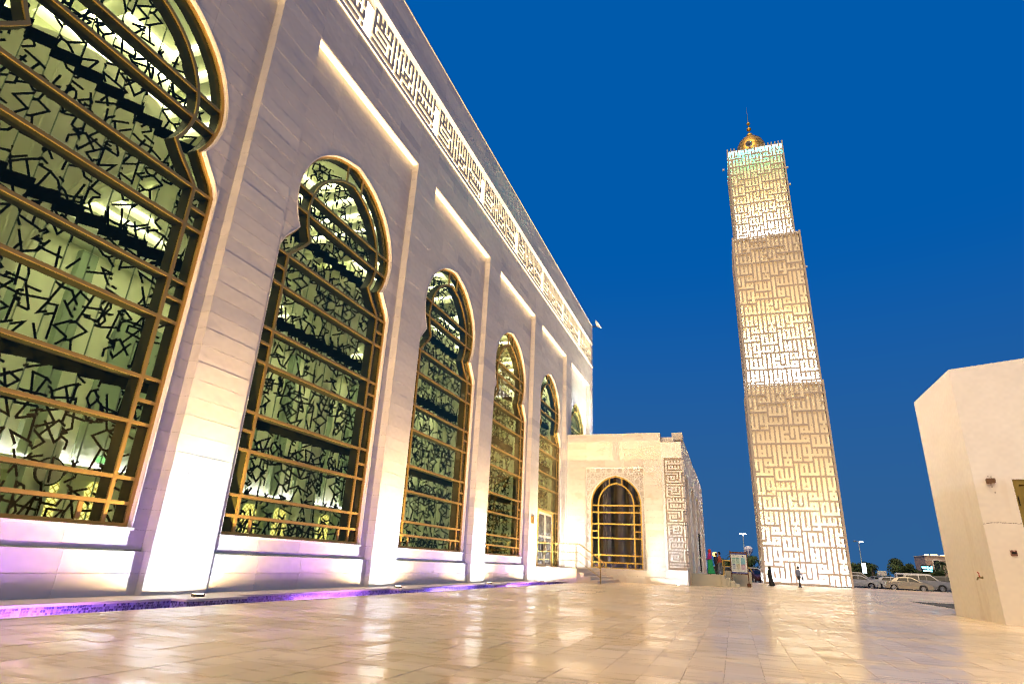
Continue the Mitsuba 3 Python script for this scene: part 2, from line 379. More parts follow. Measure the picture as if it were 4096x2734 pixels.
LATT = [[(0.23,3.39),(0.07,3.24),(0.23,3.08),(0.28,2.98),(0.18,2.86),(0.0,2.87)],[(0.13,3.4),(0.28,3.35),(0.32,3.23),(0.13,2.97),(0.19,2.87)],[(0.59,3.16),(0.53,3.19),(0.43,2.7),(0.65,2.61)],[(0.56,3.44),(0.66,3.15),(0.71,2.76)],[(0.66,3.15),(1.03,3.11),(1.11,3.24),(1.3,3.35),(1.61,3.42)],[(0.21,2.85),(0.73,2.93)],[(0.5,3.17),(0.65,3.17)],[(0.88,3.07),(0.87,2.94),(1.41,2.82)],[(0.87,3.06),(1.17,3.04),(0.84,2.72)],[(0.98,3.07),(1.07,3.13)],[(1.29,3.37),(1.43,3.05),(1.62,2.69)],[(1.29,2.9),(2.14,2.93),(2.14,2.79),(1.79,2.68),(1.92,2.91),(2.13,3.35)],[(1.29,2.9),(1.27,2.39)],[(1.28,2.75),(1.62,2.68)],[(1.24,2.79),(1.44,2.75)],[(1.81,3.38),(2.08,3.26),(2.32,3.23),(2.44,3.07),(2.55,2.98)],[(2.03,3.29),(2.18,3.23)],[(2.21,3.04),(2.91,3.17),(2.86,3.02),(2.15,2.83)],[(2.23,3.04),(2.47,2.8),(2.62,2.77)],[(2.85,3.39),(2.64,2.79)],[(2.75,2.91),(3.2,2.86)],[(2.72,2.94),(2.89,2.94)],[(2.87,3.18),(2.9,2.9)],[(0.5,2.63),(0.78,2.77),(1.05,2.51)],[(0.87,2.73),(1.22,2.6),(0.92,2.41),(1.11,2.28)],[(1.04,2.74),(0.74,2.42),(0.53,2.65)],[(0.44,2.49),(0.63,2.58),(0.48,2.63)],[(0.44,2.49),(0.45,2.35)],[(2.19,2.59),(2.62,2.79),(2.9,2.66),(2.62,2.46),(2.51,2.44),(2.19,2.59)],[(2.64,2.48),(2.78,2.08)],[(2.51,2.44),(2.33,2.29)],[(1.78,2.5),(2.15,2.39)],[(1.78,2.5),(2.07,1.98)],[(2.07,1.98),(2.19,2.02)],[(1.1,2.32),(1.61,2.48),(1.47,2.3)],[(2.14,2.79),(2.14,2.34)],[(0.83,2.28),(1.05,1.96),(1.53,1.82)],[(0.86,2.21),(1.15,2.15),(1.07,2.23)],[(0.5,2.04),(1.16,2.15)],[(0.61,2.23),(0.56,1.83)],[(1.46,2.23),(1.34,2.01),(1.25,1.84)],[(1.33,2.05),(1.43,1.88)],[(2.22,2.14),(2.55,2.21),(2.34,1.96),(1.86,1.82)],[(2.23,2.16),(2.91,2.07)],[(1.49,1.57),(1.67,1.69),(1.88,1.59),(1.7,1.46),(1.49,1.57)],[(1.7,1.46),(1.71,1.3)],[(1.69,1.44),(1.77,1.33)],[(0.66,1.4),(1.41,1.51)],[(1.23,1.79),(1.18,1.34)],[(0.56,1.7),(0.79,1.58),(0.99,1.31)],[(2.01,1.5),(2.71,1.45)],[(2.11,1.81),(2.24,1.33)],[(2.56,1.56),(2.84,1.7),(3.18,1.82)],[(2.84,1.7),(3.06,1.32)],[(2.09,1.48),(1.97,1.51)],[(0.06,1.96),(0.19,2.14),(0.23,2.21)],[(0.06,1.96),(0.27,1.85)],[(0.11,2.2),(0.32,1.96)]]
TILE = LATT          # one repeat of the screen's bars, 2.98 m wide, 2.25 m tall


def lattice():
    """the bars of one window's screen laid out flat: u along the folded panels, z up"""
    raw, KU, DZ = [], .84, 2.02
    z, row = -2.3, 0
    while z < 13.5:
        for c in range(-3, 4):
            for pl in TILE:
                raw.append([((2.98 - a if row % 2 else a) * KU - 1.2 + c * 2.98 * KU + (.0, 1.1, .5)[row % 3], 1.25 * b + z) for a, b in pl])
        z += DZ; row += 1
    raw = [p for p in raw if any(abs(q[0]) < 3.4 and .6 < q[1] < 14.2 for q in p)]
    rr = random.Random(4)
    raw = [p for p in raw if rr.random() < .93]
    return unary_union([LineString(p).buffer(.0215, cap_style=2, join_style=2) for p in raw])
LATTICE = lattice()
def window(k, key, zb, door=False):
    yc = BAYS[k] + BW / 2 + .0
    o = arch_poly(OUT, {2, 5}, yc, zb); i = arch_poly(INN, {2, 5}, yc, zb)
    XG = XP - .12                                              # front of the frame
    D = .05
    fin = MB()
    DF = .36
    fr = o.difference(o.buffer(-.08, join_style=2))
    MB().ext(fr, XG - D, XG, 'E').put(key + '__frame', 'bronze'); fin.ext(fr, XG - DF, XG - D - .002, 'E')
    ir = i.buffer(.04, join_style=2).difference(i.buffer(-.04, join_style=2))
    ir = ir.intersection(o)
    MB().ext(ir, XG - D, XG - .004, 'E').put(key + '__inner_frame', 'bronze'); fin.ext(ir, XG - DF, XG - D - .002, 'E')
    inn, outn = i.buffer(-.04, join_style=2), o.buffer(-.08, join_style=2)
    for z in TRANS:
        if z < zb + .3: continue
        a, c = width_at(inn, z, yc)
        if door and z < 4.0: continue
        MB().box(XG - D, XG - .008, a, c, z - .038, z + .038).put(nxt(key + '__transom'), 'bronze'); fin.box(XG - DF, XG - D - .002, a, c, z - .035, z + .035)
    for z in SHORT:
        if z < zb + .3: continue
        a, c = width_at(inn, z, yc); A, C = width_at(outn, z, yc)
        for u0, u1 in ((A, a - .08), (c + .08, C)):
            MB().box(XG - D, XG - .006, u0, u1, z - .036, z + .036).put(nxt(key + '__side_bar'), 'bronze')
            fin.box(XG - DF, XG - D - .002, u0, u1, z - .033, z + .033)
    for s in (-.43, .43):
        MB().box(XG - D, XG - .006, yc + s - .04, yc + s + .04, 12.96, 13.62).put(nxt(key + '__side_bar'), 'bronze')
    if not door and zb < 2:
        for s in (-1.9, 1.9):
            MB().box(XG - D, XG - .01, yc + s - .045, yc + s + .045, zb + .09, 1.67).put(nxt(key + '__mullion'), 'bronze')
    fin.put(key + '__back_frame', 'fin_metal')
    # one pane of glass per field between the transoms would all look alike from outside: the panes are the fields themselves
    zs = [zb + .09] + [z for z in TRANS if z > zb + .3 and not (door and z < 4.0)] + [13.9]
    XGL = XG - .05
    for a, c in zip(zs[:-1], zs[1:]):
        g = o.buffer(-.06).intersection(sbox(yc - 4, a, yc + 4, c))
        if door and a < 4.0: g = g.difference(sbox(yc - 2.42, zb, yc + 1.9, 4.24))
        for p in (g.geoms if hasattr(g, 'geoms') else [g]):
            if p.area > .01:
                vv, ff = trimesh.creation.triangulate_polygon(p)
                m = trimesh.Trimesh(np.c_[np.full(len(vv), XGL), vv], ff, process=False)
                add(nxt(key + '__pane'), m, 'tinted_glass')
    # folded screen of black bars behind the glass
    XS = XG - .75
    clip = o.buffer(-.02)
    # the screen folds like a saw: panels ADV apart, each turned TH towards the near end of the hall
    ADV, PW, TH = .50, .47, math.radians(32)
    sn, cn = math.sin(TH), math.cos(TH)
    scr, rail = MB(), MB()
    def fold(mb, poly, u0, y0, th):
        m = MB().ext(poly, 0, th, 'Z')
        if not m.v: return
        m = m.get(); v = m.vertices; u = v[:, 0] - u0
        mb.add(np.c_[XS - .30 + u * sn + v[:, 2] * cn, y0 + u * cn - v[:, 2] * sn, v[:, 1]], m.faces[:, ::-1])
    for q in range(-6, 7):
        y0 = yc + q * ADV - .2
        c = clip.intersection(sbox(y0 - .02, -1, y0 + PW * cn + .02, 20))
        if c.is_empty: continue
        zlo_, zhi_ = c.bounds[1], c.bounds[3]
        u0 = q * PW
        fold(scr, LATTICE.intersection(sbox(u0, zlo_ + .02, u0 + PW, zhi_ - .02)), u0, y0, .02)
        for zc in (4.32, 7.42, 10.5):
            if zlo_ < zc - .2 and zc + .2 < zhi_: fold(rail, sbox(u0 - .03, zc - .15, u0 + PW + .03, zc + .15), u0, y0, .012)
    scr.put(key + '__lattice_screen', 'black_metal'); rail.put(key + '__screen_rail', 'black_metal')
    # thin glass edges of the folded screen
    e = MB()
    for q in range(-6, 7):
        y0 = yc + q * ADV - .2
        c = clip.intersection(LineString([(y0, 0), (y0, 14)]))
        if c.is_empty or c.length < .2: continue
        e.box(XS - .33, XS - .30, y0 - .006, y0 + .006, c.bounds[1], c.bounds[3])
    e.put(key + '__screen_seam', 'interior_green')
    return o

for k in range(6):
    key = nxt(H + '__window')
    zb = (1.26, 1.26, 1.26, 1.26, .78, 1.26)[k]
    o = window(k, key, zb, door=(k == 4))
    y = BAYS[k]; yc = y + BW / 2
    pan = sbox(y, .84 if k < 4 else .72, y + BW, BT).difference(o.buffer(.0))
    pk = nxt(H + '__bay')
    ring = o.difference(o.buffer(-.004))
    MB().ext(pan.buffer(-.002), XP - .5, XP - .025, 'E').put(pk, 'wall_joint')
    Stones(pk).cut(pan, y, BW / 4, 0, CH, XP, 'E').put('limestone', most=(70, 80, 60, 40, 30, 20)[k])
    # rounded white reveal bead round the opening
    bead = o.buffer(.025).difference(o).intersection(sbox(y, 1.2, y + BW, 20))
    MB().ext(bead, XP - .12, XP + .012, 'E').put(pk + '__bead', 'white_stone')
    if k < 4:
        b = MB()
        for q in range(4):
            b.box(XP - .3, XP + .11, y + .004 + q * BW / 4, y - .004 + (q + 1) * BW / 4, .004, .41)
            b.box(XP - .3, XP + .11, y + .004 + q * BW / 4, y - .004 + (q + 1) * BW / 4, .418, .82)
        b.put(pk + '__plinth', 'limestone')
        MB().box(XP - .35, XP + .035, y + .3, y + BW - .3, 1.215, 1.262).put(pk + '__sill', 'white_stone')
    # cove light hidden behind the head of the recess
    MB().box(XP + .03, XF - .05, y + .02, y + BW - .02, BT - .03, BT - .002).put(pk + '__cove_light', 'emitter_body', **lamp((1.0, .74, .36), 2.6, 6))

# ---- glowing band of square Kufic: a luminous back, stone letters standing off it
BAND = """###.#.###.#.#.#.#.###.#.#.###.#.#.#
#.#.#.#.#.#.#...#.#.#.#.#.#.#.#.#.#
#.#..####.#.#.#.#.#.#.#.#.#.#.#.#.#
""".splitlines()
def paint(segs, nc, nr):
    g = np.zeros((nr, nc), bool)
    for c0, r0, c1, r1 in segs: g[r0:r1 + 1, c0:c1 + 1] = True
    return g
BSEG = [(0,0,0,8),(0,0,2,0),(2,0,2,4),(0,4,4,4),(2,2,4,2),(4,0,4,4),(4,4,8,4),(6,0,6,2),(6,0,8,0),(8,0,8,4),(2,6,6,6),(0,8,6,8),(0,10,10,10),(8,6,8,10),(10,0,10,10),
 (12,0,12,4),(12,6,12,10),(12,10,14,10),(14,0,14,0),(14,2,14,10),(14,8,18,8),(16,6,20,6),(16,6,16,8),(18,6,18,8),(16,0,16,4),(18,0,18,4),(18,0,20,0),(20,0,20,6),(16,10,22,10),(20,8,20,10),(22,0,22,10),
 (24,0,24,4),(26,0,26,4),(26,0,28,0),(28,0,28,4),(26,4,32,4),(30,0,30,4),(32,0,32,4),(34,0,34,4),(24,6,26,6),(24,6,24,10),(26,6,26,8),(24,8,34,8),(28,6,28,8),(30,6,30,8),(32,6,32,8),(34,6,34,8),(24,10,32,10),(34,10,34,10)]
g = paint(BSEG, 35, 11)
UY, UZ = .1446, .1436
cells = unary_union([sbox(c * UY - .001, 20.45 - (r + 1) * UZ - .001, (c + 1) * UY + .001, 20.45 - r * UZ + .001) for r in range(11) for c in range(35) if g[r, c]])
cells = cells.buffer(.012, join_style=1).buffer(-.012, join_style=1)
PER = 5.6
lp = MB().ext(cells, XF - .10, XF - .02, 'E').get()
ldict = mikit.ply(lp, 'letter_stone')
bk = H + '__script_band'
MB().box(XF - .335, XF - .30, HY0 + .1, HY1 - .05, 18.74, 20.62).put(bk, 'emitter_body', **lamp((1.0, .86, .58), 5.5, 50))
t0 = 13.54 - 4 * PER
n = 0
while t0 + 35 * UY < HY1 + .5:
    if t0 > HY0:
        scene[nxt(bk + '__lettering')] = {**ldict, 'to_world': T().translate([0, t0, 0])}
    t0 += PER
b = MB().box(XF - .34, XF + .06, HY0, HY1 + .02, 18.42, 18.60)
b.box(XF - .34, XF + .02, HY0, HY1 + .02, 20.76, 20.98)
b.put(H + '__band_moulding', 'limestone')
MB().box(XF + .004, XF + .05, HY0, HY1, 18.395, 18.418).put(H + '__strip_light', 'emitter_body', **lamp((1.0, .72, .30), 2.2, 8))
# ---- body of the hall: north end wall, roof, back, and the prayer hall inside
XB = -31.0
b = MB().box(XB, XF - .02, HY1 - .5, HY1, 0, HT).box(XB, XF - .5, HY0, HY0 + .4, 0, HT)
b.put(H + '__end_wall', 'limestone')
MB().box(XB, XP - .5, HY0, HY1 - .5, 20.0, 20.4).put(H + '__roof', 'cream_stone')
MB().box(XB - .4, XB, HY0, HY1, 0, HT).put(H + '__back_wall', 'cream_stone')
# ------------------------------------------------------------------ uplights at the feet of the pilasters, violet lamps in the channel
def uplight(key, x, y, z, label, group, k=1.0, tilt=(-.05, 0, 1), cut=88, beam=3, col=WARM, wide=0.0, r=.13, w=40.0):
    lab(key, label, 'uplight', group)
    MB().cyl((x, y, z), (x, y, z + .05), r, n=20).put(key + '__housing', 'lamp_body')
    MB().cyl((x, y, z + .05), (x, y, z + .06), r * .8, n=20).put(key + '__lens', 'emitter_body', **lamp(col, 12.0, .05))
    o = np.array([x, y, z + .07]); t = np.array(tilt, float)
    look = lambda d: T().look_at(origin=o.tolist(), target=(o + d).tolist(), up=[0, 1, 0.01])
    scene[key + '_beam'] = {'type': 'spot', 'to_world': look(t), 'cutoff_angle': float(cut), 'beam_width': float(beam), 'intensity': rgb([c * 800 * k for c in col]), 'sampling_weight': w}
    if wide:
        scene[key + '_spill'] = {'type': 'spot', 'to_world': look(np.array([-.0, 0, 1.0])), 'cutoff_angle': 89.8, 'beam_width': 89.0, 'intensity': rgb([c * 20 * wide for c in col]), 'sampling_weight': w * .8}
where = ['left of the first tall window', 'between the first and second tall windows', 'between the second and third tall windows', 'between the third and fourth tall windows', 'just before the railed entrance']
for k in range(0, 5):
    yc = 2.085 + 8.25 * k
    uplight(nxt('uplight'), -10.50, yc, .0, f'round uplight at the foot of the pilaster {where[k]}', 'uplights along the channel', k=1.0, w=55.0)
VIO = (.36, .16, 1.0)
for k in range(0, 4):
    for s in (0.1,):
        yc = BAYS[k] + BW / 2 + s * BW
        key = nxt('channel_light')
        col = ((.34, .11, 1.0), (.36, .11, 1.0), (.20, .12, 1.0), (.36, .11, 1.0))[k]
        MB().box(-9.62, -9.50, yc - .8, yc + .8, -.36, -.20).put(key, 'emitter_body', **lamp(col, 75.0, 16))
        lab(key, f'violet strip light in the water channel below the {("first", "second", "third", "fourth")[k]} tall window', 'strip light', 'violet strip lights in the channel')
# ------------------------------------------------------------------ prayer hall seen through the glass
I = H + '__interior'
MB().box(XB, XP - .5, HY0 + .4, HY1 - .5, .1, .3).put(I + '_floor', 'interior_carpet')
MB().box(XB, XB + .3, HY0 + .4, HY1 - .5, .3, 20).put(I + '_wall', 'interior_cream')
MB().box(XB, XP - .6, HY1 - .9, HY1 - .5, .3, 20).put(I + '_end_wall', 'interior_cream')
# coffered ceiling: nested square steps, each with a lit lip
b, L = MB(), MB()
CZ = 15.6
for cx in (-16.4, -25.6):
    for q in range(7):
        cy = 1.6 + q * 8.25
        for s in range(5):
            h0, h1 = 3.9 - s * .72, 3.9 - (s + 1) * .72
            z = CZ + s * .42
            ring = sbox(cx - h0, cy - h0, cx + h0, cy + h0).difference(sbox(cx - h1, cy - h1, cx + h1, cy + h1))
            b.ext(ring, z, z + .40, 'Z')
        b.ext(sbox(cx - .5, cy - .5, cx + .5, cy + .5), CZ + 1.9, CZ + 2.3, 'Z')
b.ext(sbox(XB, HY0, XP - .5, HY1 - .5).difference(unary_union([sbox(cx - 3.9, 1.6 + q * 8.25 - 3.9, cx + 3.9, 1.6 + q * 8.25 + 3.9) for cx in (-16.4, -25.6) for q in range(7)])), CZ - .35, CZ + 2.3, 'Z')
b.put(I + '_ceiling', 'interior_cream')
L = MB()
for cx in (-16.4, -25.6):
    for q in range(0, 7):
        cy = 1.6 + q * 8.25
        for s in range(1, 5):
            h1 = 3.9 - s * .72
            ring = sbox(cx - h1 - .02, cy - h1 - .02, cx + h1 + .02, cy + h1 + .02).difference(sbox(cx - h1 + .10, cy - h1 + .10, cx + h1 - .10, cy + h1 - .10))
            L.ext(ring, CZ + s * .42 - .06, CZ + s * .42 - .02, 'Z')
L.put(I + '_cove_lamp', 'emitter_body', **lamp((1.0, .94, .68), 12.0, 30)); labels[I + '_cove_lamp'] = {'kind': 'stuff'}
# far wall: tall dim panels, a lit cornice, small arched lit windows
b = MB(); G2 = MB(); wn = []
for q in range(7):
    cy = 5.7 + q * 8.25
    p = arch_poly([(x * .62, z) for x, z in OUT], {2, 5}, cy, 4.4)
    b.ext(p.intersection(sbox(-20, 4.6, 90, 12.6)), XB + .3, XB + .42, 'E')
    for s in (-2.6, 0, 2.6):
        w = arch_poly([(x * .24, .9 + z * .22) for x, z in OUT], {2, 5}, cy + s, .9)
        MB().ext(w, XB + .30, XB + .36, 'E').put(nxt(I + '_lit_window'), 'emitter_body', **lamp((1.0, .95, .28), 1.2, .05))
        gl = [LineString([(cy + s - 1.2, z), (cy + s + 1.2, z + 2.4)]).buffer(.02) for z in np.arange(-1.6, 4, .34)] + [LineString([(cy + s + 1.2, z), (cy + s - 1.2, z + 2.4)]).buffer(.02) for z in np.arange(-1.6, 4, .34)]
        G2.ext(unary_union(gl).intersection(w), XB + .37, XB + .39, 'E')
    b.box(XB + .3, XB + .7, cy + 3.7, cy + 4.55, .3, 15)
b.put(I + '_wall_panel', 'interior_green'); G2.put(I + '_window_grille', 'interior_gold')
MB().box(XB + .3, XB + .75, HY0 + .4, HY1 - .9, 4.1, 4.5).box(XB + .3, XB + .6, HY0 + .4, HY1 - .9, 3.85, 4.1).put(I + '_cornice', 'interior_cream')
MB().box(XB + .66, XB + .73, HY0 + .4, HY1 - .9, 4.502, 4.53).put(I + '_cornice_light', 'emitter_body', **lamp((1.0, .95, .6), 150.0, 14))
# two rows of round columns with flared heads, gallery front
b = MB()
for q in range(7):
    for x in (-21.0,):
        y = 5.7 + q * 8.25 - 4.1
        b.lathe([(.55, .3), (.55, 9.5), (.62, 9.6), (.75, 10.4), (1.25, 11.8), (2.1, 13.2), (3.2, 14.6), (3.6, CZ - .3)], (x, y, 0), n=20)
b.put(I + '_column', 'interior_cream', smooth=40)
# ribs of light on the flared column heads
b = MB()
for q in range(7):
    y = 5.7 + q * 8.25 - 4.1
    for a in range(12):
        c, s = math.cos(a * math.pi / 6), math.sin(a * math.pi / 6)
        pr = [(.66, 9.6), (.80, 10.4), (1.32, 11.8), (2.18, 13.2), (3.28, 14.55)]
        b.tube([(-21 + r * c, y + r * s, z) for r, z in pr], .035, n=5)
b.put(I + '_rib', 'interior_cream')
# ring chandeliers
for q in range(0, 1):
    key = nxt('chandelier'); cy = 5.9 + q * 8.25; cx = -19.5
    lab(key, 'ringed gilt chandelier hanging inside the hall behind the nearest tall window', 'chandelier')
    b = MB()
    for R, z in ((1.5, 7.2), (1.1, 7.9), (.7, 8.5)):
        ring = Point(0, 0).buffer(R, 24).difference(Point(0, 0).buffer(R - .12, 24))
        b.ext(affinity.translate(ring, cx, cy), z, z + .32, 'Z')
    b.cyl((cx, cy, 8.5), (cx, cy, 15.4), .03)
    for a in range(6): b.cyl((cx + 1.45 * math.cos(a * 1.047), cy + 1.45 * math.sin(a * 1.047), 7.4), (cx, cy, 10.2), .015, n=5)
    b.put(key + '__frame', 'interior_gold')
    L = MB()
    for R, z in ((1.44, 7.16), (1.04, 7.86), (.64, 8.46)):
        ring = Point(0, 0).buffer(R, 24).difference(Point(0, 0).buffer(R - .2, 24))
        L.ext(affinity.translate(ring, cx, cy), z, z + .03, 'Z')
    L.put(key + '__lamp_ring', 'emitter_body', **lamp((1.0, .88, .5), 1.0, 2))
# wall clock and green exit signs
key = lab('wall_clock', 'round white wall clock on a column seen through the second tall window', 'clock') 
MB().cyl((-20.4, 13.0, 3.0), (-20.32, 13.0, 3.0), .45, n=28).put(key + '__case', 'black_metal')
MB().cyl((-20.32, 13.0, 3.0), (-20.31, 13.0, 3.0), .40, n=28).put(key + '__dial', 'white_stone')
MB().box(-20.31, -20.30, 12.98, 13.02, 2.98, 3.3).add((CUBE_V - [.5, .5, 0]) * [.01, .03, .25] @ np.array([[1, 0, 0], [0, .7, .7], [0, -.7, .7]]).T + [-20.3, 13.0, 3.0], CUBE_F).put(key + '__hand', 'black_metal')
b = MB().lathe([(.38, .3), (.38, 4.0)], (-20.8, 13.0, 0), n=18)
b.put(I + '_pier', 'interior_cream', smooth=40)
for i, (y, z, wh) in enumerate(((11.3, 3.9, 'left'), (17.3, 4.0, 'right'))):
    key = lab(nxt('exit_sign'), f'small green lit exit sign inside the hall, on the {wh} behind the second tall window', 'sign', 'exit signs in the hall')
    MB().box(-24.1, -24.05, y - .3, y + .3, z, z + .24).put(key, 'emitter_body', **lamp((.1, 1.0, .35), .8, .02))
# ------------------------------------------------------------------ side wing
W = 'side_wing'
lab(W, 'lower cream stone wing with one dark arched window and a carved corner script panel', 'building')
WY, WX0, WX1, WT = 43.0, -11.11, -4.29, 10.15
CX0, CX1, CT = -4.29, -2.87, 9.46
WEND = 72.5
def warch(hw, zs, za):
    h = za - zs
    return [(hw, 0), (hw, zs), (hw * .985, zs + .18 * h), (hw * .92, zs + .40 * h), (hw * .79, zs + .60 * h), (hw * .60, zs + .77 * h), (hw * .38, zs + .90 * h), (hw * .17, zs + .965 * h), (0, za)]
wc = -7.57
wout = arch_poly(warch(1.80, 5.0, 7.13), {1}, wc, .82)
winn = arch_poly(warch(1.26, 5.0, 6.60), {1}, wc, .82)
panel = sbox(-9.72, .80, -5.50, 7.68)
wf = sbox(WX0, 0, WX1, WT).difference(panel)
b = MB().ext(wf.buffer(-.004), -WY - .6, -WY - .02, 'S'); b.ext(panel.difference(wout), -WY - .6, -WY - .20, 'S')
b.put(W + '__wall', 'wall_joint')
st = Stones(W + '__wall'); st.cut(wf, WX0 - .02, 1.38, 0, .43, -WY, 'S', gap=.012); st.put('limestone_wing')
b = MB().box(-9.74, -9.72, WY, WY + .2, .8, 7.7).box(-5.5, -5.48, WY, WY + .2, .8, 7.7).box(-9.72, -5.5, WY, WY + .2, 7.68, 7.7)
b.put(W + '__panel_reveal', 'limestone_wing')
# carved strapwork round the window
rnd = random.Random(5)
segs = []
def star(cx, cy, R, n=10, k=3, ph=.0):
    P = [(cx + R * math.cos(ph + 2 * math.pi * i / n), cy + R * math.sin(ph + 2 * math.pi * i / n)) for i in range(n)]
    for i in range(n): segs.append(LineString([P[i], P[(i + k) % n]]))
    Q = [(cx + R * 1.32 * math.cos(ph + math.pi * (2 * i + 1) / n), cy + R * 1.32 * math.sin(ph + math.pi * (2 * i + 1) / n)) for i in range(n)]
    for i in range(n):
        segs.append(LineString([P[i], Q[i]])); segs.append(LineString([Q[i], P[(i + 1) % n]]))
for i in range(6):
    for j in range(9):
        star(-9.62 + i * .80 + (.40 if j % 2 else 0), 7.5 - j * .80, .34, ph=.314 * (j % 2))
carve = unary_union([s.buffer(.026, cap_style=2) for s in segs]).intersection(panel.difference(wout.buffer(.10)).buffer(-.03))
carve = unary_union([carve, panel.difference(panel.buffer(-.06)), wout.buffer(.10).difference(wout.buffer(.01)).intersection(panel)])
MB().ext(panel.difference(wout), -WY - .21, -WY - .17, 'S').put(W + '__carved_panel', 'recess_shade_pale')
MB().ext(carve, -WY - .17, -WY - .09, 'S').put(W + '__carved_panel__strapwork', 'white_stone')
# window
k = W + '__window'
MB().ext(wout.difference(wout.buffer(-.09, join_style=2)), -WY - .42, -WY - .15, 'S').put(k + '__frame', 'gold_paint')
MB().ext(winn.buffer(.045).difference(winn.buffer(-.045)).intersection(wout), -WY - .40, -WY - .155, 'S').put(k + '__inner_frame', 'gold_paint')
for z in (5.05, 4.57, 3.78, 2.83, 1.71, 1.23):
    a, c = wout.intersection(LineString([(-12, z), (-2, z)])).bounds[0::2]
    MB().box(a + .05, c - .05, WY + .16, WY + .38, z - .045, z + .045).put(nxt(k + '__transom'), 'gold_paint')
for x, z0, z1 in ((-9.05, 3.29, 3.29), (-6.07, 3.29, 3.29)):
    MB().box(x - .26, x + .26, WY + .16, WY + .38, z0 - .04, z0 + .04).put(nxt(k + '__side_bar'), 'gold_paint')
for x in (-8.35, -6.85):
    MB().box(x - .04, x + .04, WY + .16, WY + .38, .9, 1.19).put(nxt(k + '__mullion'), 'gold_paint')
for x in (-8.02, -7.12):
    MB().box(x - .035, x + .035, WY + .16, WY + .38, 6.5, 6.95).put(nxt(k + '__mullion'), 'gold_paint')
zz = [.86, 1.23, 1.71, 2.83, 3.78, 4.57, 5.05, 7.2]
for a, c in zip(zz[:-1], zz[1:]):
    g = wout.buffer(-.04).intersection(sbox(-12, a, -2, c))
    vv, ff = trimesh.creation.triangulate_polygon(g)
    x = vv[:, 0]
    add(nxt(k + '__pane'), trimesh.Trimesh(np.c_[x, np.full(len(vv), WY + .27), vv[:, 1]], ff, process=False), 'grey_glass')
xs = np.linspace(-9.5, -5.6, 170); ph = 4.2 * xs + 1.3 * np.sin(2.1 * xs)
v = []; f = []
for i, x in enumerate(xs):
    for z in (.8, 7.2): v.append((x, WY + .95 + .16 * math.sin(3.6 * ph[i]) + .05 * math.sin(9.1 * x), z))
for i in range(len(xs) - 1): f += [[2 * i, 2 * i + 2, 2 * i + 3], [2 * i, 2 * i + 3, 2 * i + 1]]
add(W + '__curtain', trimesh.Trimesh(v, f, process=False), 'curtain', smooth=True)  # wavy sheet added to imitate the streaked reflections in the glass
# corner block with the script panel on both faces
MB().box(CX0 + .002, CX1 - .03, WY + .2, WY + 1.5, 0, CT).put(W + '__corner_recess', 'recess_shade_pale')
b = MB().box(CX1 - .028, CX1, WY + .02, WY + .9, 0, .95).box(CX1 - .028, CX1, WY + .02, WY + 1.5, 8.36, CT)
cf = sbox(CX0, 0, CX1, CT).difference(sbox(-4.12, .95, -2.865, 8.36))
b.ext(cf, -WY - .2, -WY + .02, 'S')
b.put(W + '__corner_pier', 'white_stone')
SCRIPT = """#.#.#.#.###
#.#.#.#.#.#
###########
..........#
#.#.#.###.#
#.#.#.#.#.#
#.#######.#
..........#
###########
.#.........
.#.########
.#.#.......
.#.#.#####.
.#.#.#.#.#.
.#...###.#.
.#.......##
.#########.
...........
###########
...........
#.#########
#.#.####..#
#.#.#..####
#.#.####..#
#.#....#.##
#.######..#
#.........#
#.#########
..........."""
# the tracing above is mirrored left to right: flip each row
rows = [r[::-1] for r in SCRIPT.splitlines()]
SU = .104
cellz = []
tot = 8.25
r = 0; z = 8.16
while z - SU * .86 > 1.02:
    row = rows[r % len(rows)]
    for c in range(11):
        if row[c] == '#': cellz.append(sbox(-4.02 + c * SU - .002, z - SU * .862, -4.02 + (c + 1) * SU + .002, z))
    z -= SU * .86; r += 1
sc = unary_union(cellz)
MB().ext(sc, -WY - .21, -WY - .02, 'S').put(nxt(W + '__script_panel'), 'white_stone')
m = MB().ext(affinity.translate(sc, 4.02 + WY + .14, 0), CX1 - .02, CX1 + .09, 'E'); m.put(nxt(W + '__script_panel'), 'white_stone')
MB().box(-5.35, -3.25, WY - .07, WY - .002, 0, .40).put(W + '__base_course', 'limestone_wing')
# long side: piers with tall recesses between them
y = 44.5
for q in range(4):
    y0 = 44.93 + 7.25 * q
    MB().box(CX1 - .55, CX1 - .5, y0, y0 + 3.75, 0, 7.55).put(nxt(W + '__side_recess'), 'limestone_wing')
    MB().box(CX1 - .8, CX1, y0 + 3.752, y0 + 7.248, 0, WT - .18 * (q % 2)).put(nxt(W + '__side_pier'), 'limestone_wing')
    MB().box(CX1 - .55, CX1 - .003, y0, y0 + 3.75, 7.55, WT - .02).put(nxt(W + '__side_lintel'), 'limestone_wing')
MB().box(WX0, CX1 - .55, WY + .5, WEND, 9.6, 9.9).box(WX0, CX1 - .56, WEND - .3, WEND, 0, 9.6).box(-3.6, CX1 - .56, WY + 1.6, WEND, 0, 9.6).put(W + '__roof', 'limestone_wing')
MB().box(-3.6, CX1 + .02, 44.55, 45.6, 9.9, 10.45).put(W + '__roof_block', 'limestone_wing')
# fretted metal gate in the third recess
fr = unary_union([LineString([(59.5 + a, .9), (59.5 + a + 2.6, 4.4)]).buffer(.035) for a in np.arange(-2.6, 3.4, .34)] + [LineString([(59.5 + a + 2.6, .9), (59.5 + a, 4.4)]).buffer(.035) for a in np.arange(-2.6, 3.4, .34)] + [LineString([(59.5, z), (62.9, z)]).buffer(.07) for z in (.95, 2.2, 3.2, 4.2)]).intersection(sbox(59.5, .8, 62.9, 4.3))
MB().ext(fr, CX1 - .1, CX1 - .02, 'E').put(W + '__fretted_gate', 'black_metal')

